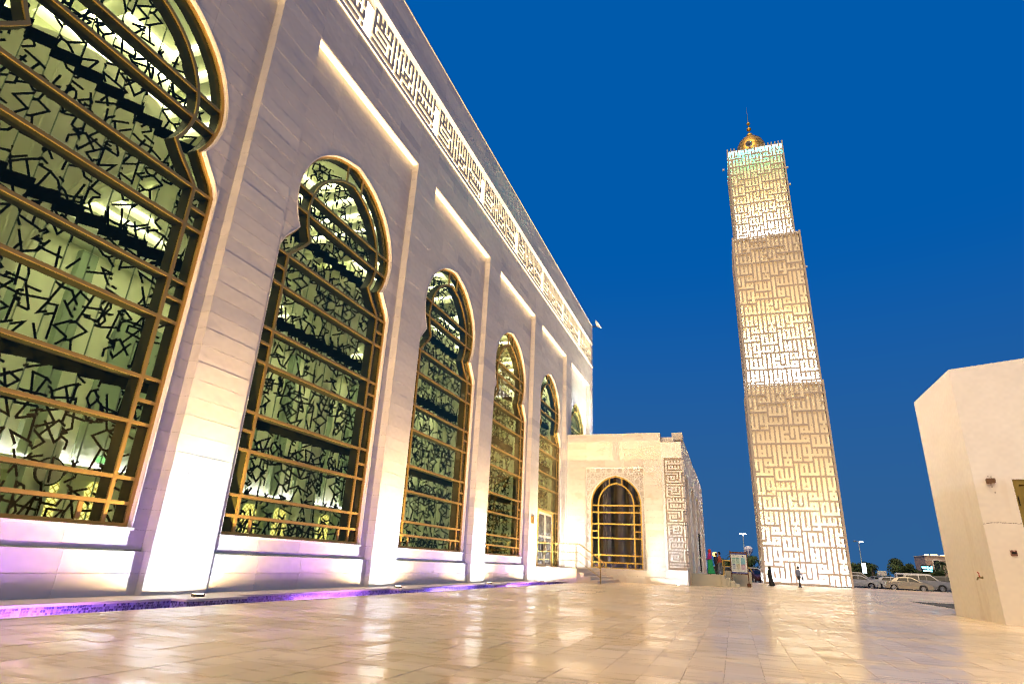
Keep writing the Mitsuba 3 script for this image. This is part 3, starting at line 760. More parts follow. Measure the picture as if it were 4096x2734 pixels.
# ------------------------------------------------------------------ railed entrance platform and its steps
E_ = 'entrance_platform'
lab(E_, 'low stone entrance platform with four steps in the corner between hall and side wing', 'platform')
MB().box(-11.42, -8.61, 35.78, 42.99, -.02, .74).put(E_ + '__body', 'cream_stone')
b = MB()
for i in range(4):
    x = -11.4 + i * .70
    for j in range(2): b.box(x + .004, x + .69, 35.75, 35.80, .004 + j * .37, .364 + j * .374)
b.put(E_ + '__facing', 'limestone_wing')
for i, (x0, x1, z) in enumerate(((-8.61, -8.22, .56), (-8.22, -7.82, .375), (-7.82, -7.42, .19))):
    MB().box(x0 - .3, x1, 35.82, 42.99, -.02, z - .04).box(x0 - .3, x1 + .02, 35.80, 42.99, z - .04, z).put(nxt(E_ + '__step'), 'cream_stone')
MB().box(-11.4, -8.59, 35.77, 42.985, .742, .78).put(E_ + '__landing', 'cream_stone')
R_ = lab('entrance_railing', 'slender gold handrail running along the entrance platform and down its steps', 'railing')
yr = 36.0
for x, z0, z1 in ((-11.2, .78, 2.12), (-10.15, .78, 2.12), (-8.71, .78, 2.12), (-7.27, 0, 1.30)):
    MB().cyl((x, yr, z0), (x, yr, z1), .028, n=12).put(nxt(R_ + '__post'), 'rail_gold')
end = [(-7.20 + .12 * math.sin(t), yr, 1.11 + .14 * math.cos(t)) for t in np.linspace(0.2, 3.0, 7)]
MB().tube([(-11.35, yr, 2.13), (-8.52, yr, 2.13), (-7.27, yr, 1.30)] + end, .032).put(R_ + '__top_rail', 'rail_gold')
for z in (1.66, 1.20):
    MB().tube([(-11.2, yr, z), (-8.55, yr, z), (-7.27, yr, z - .85)], .018).put(nxt(R_ + '__mid_rail'), 'rail_gold')
# double door in the fifth bay
D_ = lab('entrance_door', 'tall glazed double door in a gold frame above the railed platform', 'door')
XD = XP - .16
b = MB().box(XD - .1, XD + .06, 37.30, 37.42, .78, 4.26).box(XD - .1, XD + .06, 40.72, 40.84, .78, 4.26).box(XD - .1, XD + .06, 37.42, 40.72, 4.14, 4.26); b.put(D_ + '__frame', 'gold_paint')
for i, y0 in enumerate((37.44, 39.09)):
    y1 = y0 + 1.61; key = nxt(D_ + '__leaf')
    b = MB().box(XD - .06, XD, y0, y0 + .16, .80, 4.12).box(XD - .06, XD, y1 - .16, y1, .80, 4.12)
    for z in (.80, 2.55, 3.98): b.box(XD - .06, XD - .002, y0 + .16, y1 - .16, z, z + .14)
    b.put(key, 'cream_stone')
    MB().box(XD - .04, XD - .03, y0 + .16, y1 - .16, .94, 2.55).box(XD - .04, XD - .03, y0 + .16, y1 - .16, 2.69, 3.98).put(key + '__pane', 'car_glass')
    yy = y1 - .1 if i == 0 else y0 + .1
    MB().box(XD, XD + .05, yy - .05, yy + .05, 1.5, 2.3).ball((XD + .05, yy, 1.9), .22, 1, (.15, 1, 1)).put(key + '__handle', 'bronze_dark')
P_ = lab('brass_plaque', 'small brass plaque on the pilaster beside the entrance door', 'plaque')
MB().box(XF, XF + .02, 34.62, 35.22, 3.16, 3.60).put(P_ + '__plate', 'bronze')
b = MB()
for j in range(4): b.box(XF + .02, XF + .024, 34.72 + .03 * (j % 2), 35.12 - .03 * (j % 2), 3.24 + j * .08, 3.255 + j * .08)
b.ball((XF + .02, 34.92, 3.54), .035, 1, (.2, 1, 1)); b.put(P_ + '__lettering', 'bronze_dark')
uplight('platform_uplight', -10.55, 36.45, .78, 'ground light glowing on the entrance platform beside the door', None, .25, w=20, col=(1, .82, .6))
uplight(nxt('platform_uplight_x').replace('_x', '_001'), -10.3, 42.3, .78, 'ground light glowing at the inner corner of the entrance platform', None, .4, tilt=(-.02, .06, 1), w=30, col=(1, .82, .6))
uplight('corner_uplight', -3.5, 42.55, .0, 'ground light at the foot of the carved script panel', None, .6, tilt=(0, .05, 1), w=30, col=(1, .82, .6))
uplight('side_uplight', -2.35, 46.9, .0, 'ground light by the first recess of the side wing', 'ground lights along the side wing', .3, col=(1, .85, .35), w=16)
uplight('side_uplight_001', -2.35, 50.5, .0, 'ground light by the first pier of the side wing', 'ground lights along the side wing', .32, col=(1, .85, .35), w=16)
uplight('side_uplight_002', -2.25, 57.8, .0, 'farthest ground light along the side wing', 'ground lights along the side wing', .32, col=(1, .85, .35), w=16)
for i, y in enumerate((47.4, 51.6)):
    uplight('roof_floodlight' + ('' if i == 0 else '_001'), -10.1, y, 9.95, ('floodlight on the side wing roof aimed at the last tall window', 'floodlight on the side wing roof at the far end of the hall')[i], None, .7, tilt=(-.35, 0, 1), cut=60, beam=20, w=28, col=(1, .8, .55))
for k_ in ('roof_floodlight', 'roof_floodlight_001', 'corner_uplight', 'platform_uplight', 'platform_uplight_001'): labels[k_].pop('group', None)
# white dish-shaped lamp on the far corner of the parapet
F_ = lab('roof_dish', 'small white dish fixed at the far top corner of the hall', 'dish')
MB().lathe([(.0, -.05), (.3, .02), (.5, .2), (.52, .22), (.3, .06), (0, 0)], (0, 0, 0), n=20).put(F_ + '__bowl', 'white_stone', to_world=T().translate([XF + .35, 52.6, 22.9]).rotate([0, 1, 0], 55))
MB().cyl((XF - .1, 52.0, 22.6), (XF + .35, 52.6, 22.8), .05).put(F_ + '__arm', 'black_metal')
# ------------------------------------------------------------------ minaret: three tiers, white core behind screens cut into square Kufic
N = 'minaret'
lab(N, 'tall square minaret wrapped in pierced stone script screens, lit from within, gold dome on top', 'minaret')
MX, MY0 = 7.18, 73.0
MCY = MY0 + 4.25
TSEG = [(0,0,0,3),(1,0,1,3),(0,3,1,3),(2,0,2,2),(3,0,3,3),(2,0,3,0),(2,2,6,2),(2,3,3,3),(4,1,4,2),(5,1,5,2),(6,1,6,2),(7,1,7,2),(4,12,4,14),(5,12,5,14),(6,12,6,14),(7,12,7,14),(4,12,5,12),(4,14,7,14),(8,11,8,16),
 (9,0,9,2),(10,0,10,2),(9,1,10,1),(9,2,10,2),(11,0,11,2),(12,0,12,4),(10,4,12,4),(10,3,11,3),(10,3,10,4),(11,3,11,4),(13,0,13,4),(14,0,14,2),(15,0,15,2),(14,2,15,2),(14,3,14,4),(15,3,15,4),(14,3,15,3),(14,4,15,4),
 (1,4,1,6),(2,4,2,6),(1,4,2,4),(1,6,4,6),(3,4,3,6),(4,3,4,6),(5,3,5,6),(6,3,6,6),(7,3,7,4),(6,4,7,4),(7,5,7,6),(6,5,7,5),(6,6,11,6),(8,3,8,5),(8,3,9,3),(9,3,9,6),(10,5,10,6),(11,5,11,6),(10,5,11,5),
 (12,5,12,7),(13,5,13,7),(12,5,13,5),(14,5,14,7),(15,5,15,7),(12,7,15,7),(0,4,0,6),(0,7,0,9),(1,7,1,9),(2,7,2,9),(1,8,2,8),(1,9,2,9),(3,7,3,9),(4,7,4,11),(2,11,4,11),(2,10,2,11),(3,10,3,11),(2,10,3,10),(5,7,5,11),
 (6,7,6,9),(7,7,7,9),(6,9,7,9),(6,10,6,11),(7,10,7,11),(6,10,7,10),(6,11,7,11),(8,7,8,10),(9,7,9,10),(8,10,9,10),(10,7,10,9),(11,7,11,10),(10,7,11,7),(10,9,14,9),(10,10,11,10),(12,8,12,9),(13,8,13,9),(14,8,14,9),(15,8,15,9),
 (0,10,0,12),(0,10,1,10),(1,10,1,13),(0,13,3,13),(2,12,2,13),(3,12,3,13),(2,12,3,12),(9,11,9,13),(10,11,10,13),(9,11,10,11),(9,13,12,13),(11,11,11,13),(12,10,12,13),(13,10,13,13),(14,10,14,13),(15,10,15,11),(14,11,15,11),(15,12,15,13),(14,12,15,12),(14,13,15,13)]
NECK = [(14, 2), (6, 9)]
def kufic(Wd, zn, pv, zlo, zhi, openings=True):
    """letter holes of one face, u from 0 to Wd; zn = level of the top of a tile"""
    ph = Wd / 16.4; s = .62; m = .39 * ph
    rects = []
    n0 = math.floor((zn - zhi) / (14 * pv)) - 2; n1 = math.ceil((zn - zlo) / (14 * pv)) + 2
    for n in range(n0, n1):
        zt = zn - n * 14 * pv
        for c0, r0, c1, r1 in TSEG:
            rects.append(sbox(m + c0 * ph - (.02 if c0 else 0), zt - (r1 + s) * pv, m + (c1 + s) * ph, zt - r0 * pv))
        for c, r in NECK:
            rects.append(sbox(m + (c + s - .02) * ph, zt - (r + 1 + .02) * pv, m + (c + 1 + .02) * ph, zt - (r + s - .02) * pv))
    return unary_union(rects).intersection(sbox(.12, zlo + .12, Wd - .12, zhi + 2))
TIERS = [(8.49, 3.76, .528, 0.0, 22.1), (8.20, 41.70, .512, 22.1, 42.1), (7.19, 50.45, .4377, 42.1, 56.58)]
for t, (Wd, zn, pv, zlo, zhi) in enumerate(TIERS):
    holes = kufic(Wd, zn, pv, zlo - .1, zhi)
    tk = nxt(N + '__tier')
    # the letters run on round the corner; the top row stands open between posts
    plate = sbox(0, zlo, Wd, zhi + .17)
    top = []
    ph = Wd / 16.4; m = .39 * ph
    for c in range(16): top.append(sbox(m + c * ph, zhi - .25, m + (c + .62) * ph, zhi + 1))
    top.append(sbox(m, zhi + .04, Wd - m, zhi + 1).difference(unary_union([sbox(m + (c + .62) * ph, zhi - 1, m + (c + 1) * ph, zhi + 1) for c in (0, 1, 3, 7, 8, 10, 11, 12, 13, 14)])))
    lat = plate.difference(holes).difference(unary_union(top))
    lat = MultiPolygon([p for p in (lat.geoms if hasattr(lat, 'geoms') else [lat]) if p.area > .02])
    # panels the height of one text block, each face
    zc = [zlo] + sorted(z for z in [zn + i * 14 * pv + .19 * pv for i in range(-8, 8)] if zlo + .5 < z < zhi - .5) + [zhi + 1]
    for a, c in zip(zc[:-1], zc[1:]):
        cut = lat.intersection(sbox(-1, a + .006, 20, c - .006))
        mesh = MB().ext(affinity.translate(cut, MX - Wd / 2, 0), -MCY + Wd / 2 - .12, -MCY + Wd / 2, 'S').get()
        d = mikit.ply(mesh, 'screen_stone')
        for q in range(4):
            scene[nxt(tk + '__screen_panel')] = {**d, 'to_world': T().translate([MX, MCY, 0]).rotate([0, 0, 1], 90 * q).translate([-MX, -MCY, 0])}
    hc = Wd / 2 - .27
    zt = zhi - .1 if t < 2 else zhi - .04
    MB().box(MX - hc, MX + hc, MCY - hc, MCY + hc, zlo, zt).put(tk + '__core', 'core_white')
    # slabs and brackets tie the screen to the core
    b = MB()
    ho = Wd / 2 - .125
    for z in np.arange(zlo + 2.2, zhi - 1, 3.7):
        for x in np.linspace(-hc, hc, 6):
            b.box(MX + x - .03, MX + x + .03, MCY - ho, MCY - hc, z, z + .05).box(MX + x - .03, MX + x + .03, MCY + hc, MCY + ho, z, z + .05)
            b.box(MX - ho, MX - hc, MCY + x - .03, MCY + x + .03, z + .06, z + .11).box(MX + hc, MX + ho, MCY + x - .03, MCY + x + .03, z + .06, z + .11)
    k = b.put(tk + '__bracket', 'black_metal'); labels[k] = {'kind': 'stuff'}
    if t:
        w0 = TIERS[t - 1][0] / 2 - .02
        MB().ext(sbox(MX - w0, MCY - w0, MX + w0, MCY + w0), zlo - .15, zlo - .02, 'Z').put(tk + '__ledge', 'core_white')
    MB().ext(sbox(MX - hc - .14, MCY - hc - .14, MX + hc + .14, MCY + hc + .14).difference(sbox(MX - hc + .01, MCY - hc + .01, MX + hc - .01, MCY + hc - .01)), (zlo + .06 if t == 0 else zlo - .019), (zlo + .13 if t == 0 else zlo + .05), 'Z').put(tk + '__lamp_tray', 'lamp_body')
    # strip lights standing on the floor of the gap, one on each side
    zz = zlo + .10 if t == 0 else zlo + .02
    K = (60000.0, 40000.0, 14000.0)[t]
    e0 = hc + .02; e1 = hc + .13
    for q in range(4):
        mm = trimesh.Trimesh([[MX - hc, MCY - e1, zz + .04], [MX + hc, MCY - e1, zz + .04], [MX + hc, MCY - e0, zz + .04], [MX - hc, MCY - e0, zz + .04]], [[0, 1, 2], [0, 2, 3]], process=False)
        scene[nxt(tk + '__strip_light')] = {**mikit.ply(mm, 'emitter_body', **lamp((1.0, .72, .37), K, (42, 1, 2, 9)[q])), 'to_world': T().translate([MX, MCY, 0]).rotate([0, 0, 1], 90 * q).translate([-MX, -MCY, 0])}
    if t == 2:
        for q in range(4):
            mm = trimesh.Trimesh([[MX - hc, MCY - hc - .13, zhi - .28], [MX + hc, MCY - hc - .13, zhi - .28], [MX + hc, MCY - hc - .03, zhi - .28], [MX - hc, MCY - hc - .03, zhi - .28]], [[0, 2, 1], [0, 3, 2]], process=False)
            scene[nxt(tk + '__green_light')] = {**mikit.ply(mm, 'emitter_body', **lamp((.002, 1.0, .50), 1500.0, (25, 1, 1, 6)[q])), 'to_world': T().translate([MX, MCY, 0]).rotate([0, 0, 1], 90 * q).translate([-MX, -MCY, 0])}
Z0 = 55.9
MB().ext(Point(MX - .1, MCY).buffer(2.9).difference(Point(MX - .1, MCY).buffer(2.75)), 56.0, 56.06, 'Z').put(N + '__dome_light', 'emitter_body', **lamp((1.0, .72, .30), 60.0, 12))
MB().lathe([(2.0, Z0), (2.0, 57.4), (2.12, 57.45), (2.12, 57.6), (2.02, 57.62), (2.06, 57.9), (2.02, 58.5), (1.86, 59.2), (1.55, 59.9), (1.15, 60.4), (.6, 60.75), (0, 60.9)], (MX - .1, MCY, 0), n=48).put(N + '__dome', 'gold', smooth=40)
b = MB()
for z, r in ((58.5, 2.03), (59.2, 1.87), (59.9, 1.56)):
    b.lathe([(r - .02, z - .03), (r + .025, z - .03), (r + .025, z + .03), (r - .02, z + .03)], (MX - .1, MCY, 0), n=48)
b.put(N + '__dome_rib', 'bronze', smooth=40)
b = MB()
for z, r in ((61.2, .44), (62.35, .33), (63.35, .26)): b.ball((MX - .1, MCY, z), r, 3, (1, 1, .85))
b.put(N + '__finial_ball', 'gold', smooth=True)
MB().cyl((MX - .1, MCY, 60.8), (MX - .1, MCY, 63.6), .10, .05).cyl((MX - .1, MCY, 63.6), (MX - .1, MCY, 66.4), .05, .012).put(N + '__finial_rod', 'bronze_dark')
h = MB().lathe([(.06, 0), (.10, .25), (.22, .5), (.46, .68), (.48, .70), (.40, .66), (.10, .3)], n=24).put(N + '__loudspeaker', 'grey_metal', smooth=40, to_world=T().translate([MX - .55, MCY - 2.0, 57.9]).rotate([1, 0, 0], 100))
b = MB()
for (x, y, z) in ((MX - 4.3, MCY - 3.9, 53.2), (MX + 3.75, MCY - 3.6, 49.5), (MX + 3.72, MCY - 3.6, 52.2), (MX + 4.2, MCY - 3.9, 37)): b.box(x - .12, x + .12, y - .12, y + .12, z - .1, z + .1)
b.put(N + '__bracket_lamp', 'white_stone')
# ------------------------------------------------------------------ guard house on the right
K_ = lab('guard_house', 'plain white rendered guard house with stained side wall, yellower low down, at the right edge', 'building')
GX, GY0, GY1, GZ = 6.52, 20.13, 24.0, 6.93
gd = Polygon([(GX, 0), (14.5, 0), (14.5, GZ + .96), (GX, GZ)]).difference(sbox(7.41, -1, 9.3, 3.70))
b = MB().ext(gd, -GY0 - .35, -GY0, 'S').box(GX, GX + .3, GY0 + .35, GY1, 0, GZ).box(GX + .3, 14.5, GY1 - .3, GY1, 0, GZ).box(14.2, 14.5, GY0 + .35, GY1 - .3, 0, GZ)
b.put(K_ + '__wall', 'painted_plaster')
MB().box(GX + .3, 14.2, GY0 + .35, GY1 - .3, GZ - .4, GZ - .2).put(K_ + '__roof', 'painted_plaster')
k = K_ + '__louvre_door'
MB().box(7.41, 7.55, GY0 + .03, GY0 + .25, 0, 3.70).box(7.55, 9.16, GY0 + .03, GY0 + .25, 3.56, 3.70).box(9.16, 9.3, GY0 + .03, GY0 + .25, 0, 3.7).put(k + '__frame', 'olive_paint')
for x0 in (7.57, 8.37):
    MB().box(x0, x0 + .16, GY0 + .08, GY0 + .2, .02, 3.54).box(x0 + .62, x0 + .78, GY0 + .08, GY0 + .2, .02, 3.54).box(x0 + .16, x0 + .62, GY0 + .08, GY0 + .2, 3.36, 3.54).box(x0 + .16, x0 + .62, GY0 + .08, GY0 + .2, .02, .2).put(nxt(k + '__leaf'), 'olive_paint')
    for j in range(44):
        z = .24 + j * .071
        v = (CUBE_V * [.46, .09, .012]) @ np.array([[1, 0, 0], [0, .77, -.64], [0, .64, .77]]).T + [x0 + .16, GY0 + .09, z]
        MB().add(v, CUBE_F).put(nxt(k + '__slat'), 'olive_paint')
MB().box(7.45, 7.47, GY0 - .0, GY0 + .05, 3.0, 3.25).put(k + '__hinge', 'black_metal')
MB().box(7.57, 9.14, GY0 + .26, GY0 + .3, 0, 3.56).put(k + '__backing', 'black_metal')
t = lab('garden_tap', 'brass garden tap with a red lever on the stained wall of the guard house', 'tap')
MB().tube([(GX, 21.0, 1.13), (GX - .12, 21.0, 1.13), (GX - .15, 21.0, 1.06)], .018).cyl((GX - .005, 21.0, 1.13), (GX - .02, 21.0, 1.13), .035).put(t + '__spout', 'bronze_dark')
MB().tube([(GX - .08, 21.0, 1.14), (GX - .08, 21.02, 1.24), (GX - .09, 21.06, 1.27)], .011).put(t + '__lever', 'red_paint')
t = lab('wall_sensor', 'small brown card reader with a red light beside the louvred door', 'card reader')
MB().box(6.98, 7.12, GY0 - .04, GY0, 1.70, 1.84).put(t + '__case', 'brown_plastic'); MB().box(7.0, 7.10, GY0 - .043, GY0 - .04, 1.745, 1.80).put(t + '__window', 'black_metal')
MB().box(7.04, 7.06, GY0 - .044, GY0 - .041, 1.81, 1.825).put(t + '__light', 'emitter_body', **lamp((1, .12, .02), 1.5, .02))
t = lab('wall_bracket', 'rusty bracket stub left in the render above the card reader', 'bracket')
b = MB().box(6.82, 7.0, GY0 - .10, GY0, 3.60, 3.72).add(CUBE_V * [.1, .12, .12] + [6.80, GY0 - .14, 3.58], CUBE_F)
b.cyl((6.9, GY0 - .05, 3.6), (6.86, GY0 - .12, 3.52), .01).put(t, 'rust')
b = MB()
for (x, z) in ((6.88, 3.78), (6.95, 3.77), (6.92, 3.50), (6.96, 3.34)): b.cyl((x, GY0, z), (x, GY0 - .006, z), .016, n=10)
b.put(t + '__screw_hole', 'rust')
cr = LineString([(GX, 2.50), (6.7, 2.54), (6.95, 2.545), (7.1, 2.54), (7.3, 2.525), (7.41, 2.53)]).buffer(.006)
MB().ext(cr, -GY0 - .002, -GY0 + .003, 'S').put(K_ + '__crack', 'rust')
# ------------------------------------------------------------------ stair at the far end of the wing, its rail, the notice board
S_ = lab('side_stair', 'low pale stone stair wall beside the far end of the side wing', 'stair')
MB().box(-2.87, -.62, 46.6, 60, -.02, .78).put(S_ + '__landing', 'stair_stone')
for i in range(3): MB().box(-.60 + i * .3, -.32 + i * .3, 46.8, 51.4, -.02, .58 - i * .19).put(nxt(S_ + '__step'), 'stair_stone')
MB().ext(Polygon([(-.85, 0), (-.52, 0), (-.62, .52), (-.75, .78), (-.85, .78)]), -46.6, -46.3, 'S').put(S_ + '__near_wall', 'stair_stone')
MB().box(-.75, 1.22, 51.6, 52.0, -.02, 1.08).put(S_ + '__far_wall', 'stair_stone')
R2 = lab('stair_railing', 'yellow gold handrail on the stair behind the notice board', 'railing')
MB().cyl((-.72, 46.5, 0), (-.72, 46.5, 1.78), .03).cyl((-.63, 46.5, .78), (-.63, 46.5, 1.70), .02).put(R2 + '__post', 'gold_paint')
MB().tube([(-.72, 46.5, 1.76), (-.72, 51.7, 1.80), (.6, 51.7, 1.80), (1.2, 51.7, 1.25), (1.3, 51.7, 1.05)], .035).put(R2 + '__top_rail', 'gold_paint')
MB().tube([(-.72, 46.5, 1.35), (-.72, 51.7, 1.38), (.6, 51.7, 1.38)], .02).put(R2 + '__mid_rail', 'gold_paint')
B_ = lab('notice_board', 'brown framed notice board on two posts with a pale poster of coloured boxes', 'notice board')
by = 50.2
MB().box(-.24, -.17, by, by + .07, .25, 2.52).put(B_ + '__post', 'brown_wood'); MB().box(.93, 1.0, by, by + .07, .25, 2.46).put(B_ + '__post_001', 'brown_wood')
MB().box(-.17, .93, by, by + .07, 2.34, 2.44).box(-.17, .93, by, by + .07, .86, .92).put(B_ + '__rail', 'brown_wood')
for i, x in enumerate((-.21, .96)):
    MB().box(x - .14, x + .14, by - .1, by + .17, 0, .26).put(nxt(B_ + '__foot'), 'brown_wood')
    b = MB()
    for j in range(4): b.box(x - .12 + j * .065, x - .08 + j * .065, by - .112, by - .101, .02, .24)
    b.put(nxt(B_ + '__foot_slat'), 'brown_wood')
MB().box(-.17, .93, by + .01, by + .04, .92, 2.34).put(B_ + '__poster', 'poster_paper')
y_ = by + .008
MB().box(-.165, .925, y_, by + .01, 2.25, 2.335).box(-.165, .925, y_, by + .01, .925, 1.02).put(B_ + '__poster_band', 'poster_blue')
cols = [((-.10, .14, 1.58, 1.96), 'poster_green'), ((.18, .44, 1.58, 1.96), 'poster_green'), ((.52, .82, 1.56, 1.96), 'poster_cyan'), ((-.10, .14, 1.2, 1.52), 'poster_grey'), ((.18, .44, 1.2, 1.52), 'poster_sand'), ((.52, .82, 1.18, 1.52), 'poster_rose')]
heads = ['poster_teal', 'poster_teal', 'poster_cyan2', 'poster_blue', 'poster_tan', 'poster_plum']
for (r, m), h_ in zip(cols, heads):
    MB().box(r[0], r[1], y_, by + .01, r[2], r[3]).put(nxt(B_ + '__poster_box'), m)
    MB().box(r[0], r[1], y_ - .003, by + .009, r[3], r[3] + .05).put(nxt(B_ + '__box_heading'), h_)
    b = MB(); rr = random.Random(int(r[0] * 100) + 3)
    for j in range(5):
        z = r[3] - .05 - j * .06; b.box(r[0] + .02, r[1] - .02 - rr.random() * .08, y_ - .004, by + .009, z, z + .014)
    b.put(nxt(B_ + '__box_text'), 'poster_ink')
b = MB()
for (x0, x1, z) in ((-.02, .44, 2.14), (.04, .36, 2.05), (-.08, .26, 1.10), (.5, .82, 1.10), (.2, .42, 1.10), (.22, .6, .965), (.26, .56, .985 + .02)):
    x = x0; rr = random.Random(int(z * 100))
    while x < x1:
        w = .02 + rr.random() * .035; b.box(x, min(x1, x + w), y_ - .003, by + .009, z, z + .022 + .012 * rr.random()); x += w + .012
b.put(B_ + '__poster_text', 'poster_ink')
em = Point(.68, 2.12).buffer(.055).difference(Point(.68, 2.12).buffer(.035))
MB().ext(unary_union([em, Point(.66, 2.12).buffer(.02), Point(.70, 2.12).buffer(.02)]), -by - .01, -by + .006 + .0, 'S').put(B_ + '__emblem', 'poster_blue')
# ------------------------------------------------------------------ people
import manifold3d as m3
def body(bones, edge=.05, it=6):
    """one continuous surface from bones ((p, r), (p, r))"""
    parts = []
    for (a, ra), (c, rc) in bones:
        pts = []
        for p, r in ((a, ra), (c, rc)):
            s = trimesh.creation.icosphere(1, 1.0).vertices
            r = np.array(r if hasattr(r, '__len__') else (r, r, r)); pts.append(s * r + np.array(p))
        parts.append(m3.Manifold.hull_points(np.vstack(pts)))
    m = m3.Manifold.batch_boolean(parts, m3.OpType.Add).refine_to_length(edge).to_mesh()
    t = trimesh.Trimesh(m.vert_properties[:, :3], m.tri_verts, process=True)
    trimesh.smoothing.filter_taubin(t, iterations=it)
    return t
def hand(p, d, s=1.0):
    """a small relaxed hand: palm, four curled fingers, thumb; d = direction of the forearm"""
    p = np.array(p, float); d = np.array(d, float); d /= np.linalg.norm(d)
    side = np.cross(d, [0, 0, 1.0]) if abs(d[2]) < .9 else np.array([1.0, 0, 0]); side /= np.linalg.norm(side); nrm = np.cross(side, d)
    B = [((p, .026 * s), (p + d * .085 * s, .030 * s))]
    for i, l in enumerate((.070, .080, .074, .058)):
        q = p + d * .09 * s + side * (i - 1.5) * .021 * s; a = q + d * l * .55 * s; e = a + (d * .6 + nrm * .5) * l * .5 * s
        B += [((q, .0095 * s), (a, .009 * s)), ((a, .009 * s), (e, .0075 * s))]
    q = p + d * .03 * s - side * .03 * s; a = q + (d * .5 - side * .7) * .05 * s
    B += [((q, .013 * s), (a, .011 * s)), ((a, .011 * s), (a + d * .04 * s, .009 * s))]
    return B
def head(mb_key, c, fwd, skin, hair=None, r=.105):
    """skull, jaw, nose, ears; features as children"""
    c = np.array(c, float); f = np.array([fwd[0], fwd[1], 0.0]); f /= np.linalg.norm(f); s = np.array([f[1], -f[0], 0])
    t = body([((c + [0, 0, .03], (r * .86, r * .86, r)), (c + f * .012 - [0, 0, .05], (r * .66, r * .66, r * .72))), ((c + f * .085 + [0, 0, .0], .014), (c + f * .108 - [0, 0, .022], .017)),
              ((c + s * .088, (.02, .02, .03)), (c + s * .09 - [0, 0, .02], .016)), ((c - s * .088, (.02, .02, .03)), (c - s * .09 - [0, 0, .02], .016))], .03, 3)
    add(mb_key + '__head', t, skin, smooth=True)
    b = MB()
    for q in (-1, 1): b.ball(c + f * .088 + s * q * .034 + [0, 0, .012], .012, 1)
    b.ball(c + f * .092 - [0, 0, .062], .02, 1, (1, 1, .35)); b.put(mb_key + '__head__features', 'dark_hair')
    if hair: add(mb_key + '__hair', body([((c + [0, 0, .05] - f * .018, (r * .96, r * .96, r * .9)), (c - f * .05 - [0, 0, .02], (r * .75, r * .75, r * .7)))], .03, 2), hair, smooth=True)
def person_man(key, loc, fwd, shirt, trouser, skin='skin_brown', hair='dark_hair', h=1.72, bag=None, bent=False):
    P = np.array(loc, float); f = np.array([fwd[0], fwd[1], 0.0]); f /= np.linalg.norm(f); s = np.array([f[1], -f[0], 0.0]); k = h / 1.72
    at = lambda a, b_, z: P + f * a * k + s * b_ * k + np.array([0, 0, z * k])
    legs = []
    for q, st in ((-1, .16), (1, -.14)):
        hip, kn, an = at(0, q * .09, .88), at(st * .55 + .02, q * .10, .47), at(st, q * .11, .09)
        legs += [((hip, .105 * k), (kn, .068 * k)), ((kn, .066 * k), (an, .050 * k))]
    legs += [((at(0, -.07, .92), .12 * k), (at(0, .07, .92), .12 * k))]
    add(key + '__trousers', body(legs, .05), trouser, smooth=True)
    for q, st in ((-1, .16), (1, -.14)):
        add(nxt(key + '__shoe'), body([((at(st - .04, q * .11, .05), .045), (at(st + .15, q * .12, .035), .032))], .03, 2), 'dark_hair', smooth=True)
    tor = [((at(0, -.075, .93), .115 * k), (at(0, .075, .93), .115 * k)), ((at(0, 0, .95), (.15 * k, .15 * k, .1 * k)), (at(.01, 0, 1.25), (.15 * k, .15 * k, .12 * k))), ((at(0, -.155, 1.38), .062 * k), (at(0, .155, 1.38), .062 * k)), ((at(0, 0, 1.2), .13 * k), (at(0, 0, 1.38), .09 * k))]
    arms, hands = [], []
    for q, (el, wr) in ((-1, (at(-.04, -.24, 1.10), at(.12, -.24, .90))), (1, (at(-.05, .24, 1.11), at(.22, .20, 1.02) if bag else at(.05, .26, .86)))):
        sh = at(0, q * .185, 1.37)
        tor += [((sh, .058 * k), (el, .046 * k)), ((el, .045 * k), (wr, .034 * k))]
        hands += hand(wr, wr - el, k)
    add(key + '__shirt', body(tor, .05), shirt, smooth=True)
    add(key + '__hands', body(hands, .012, 2), skin, smooth=True)
    add(key + '__neck', body([((at(0, 0, 1.40), .052 * k), (at(.015, 0, 1.52), .05 * k))], .04, 2), skin, smooth=True)
    head(key, at(.025, 0, 1.61), fwd, skin, hair, .105 * k)
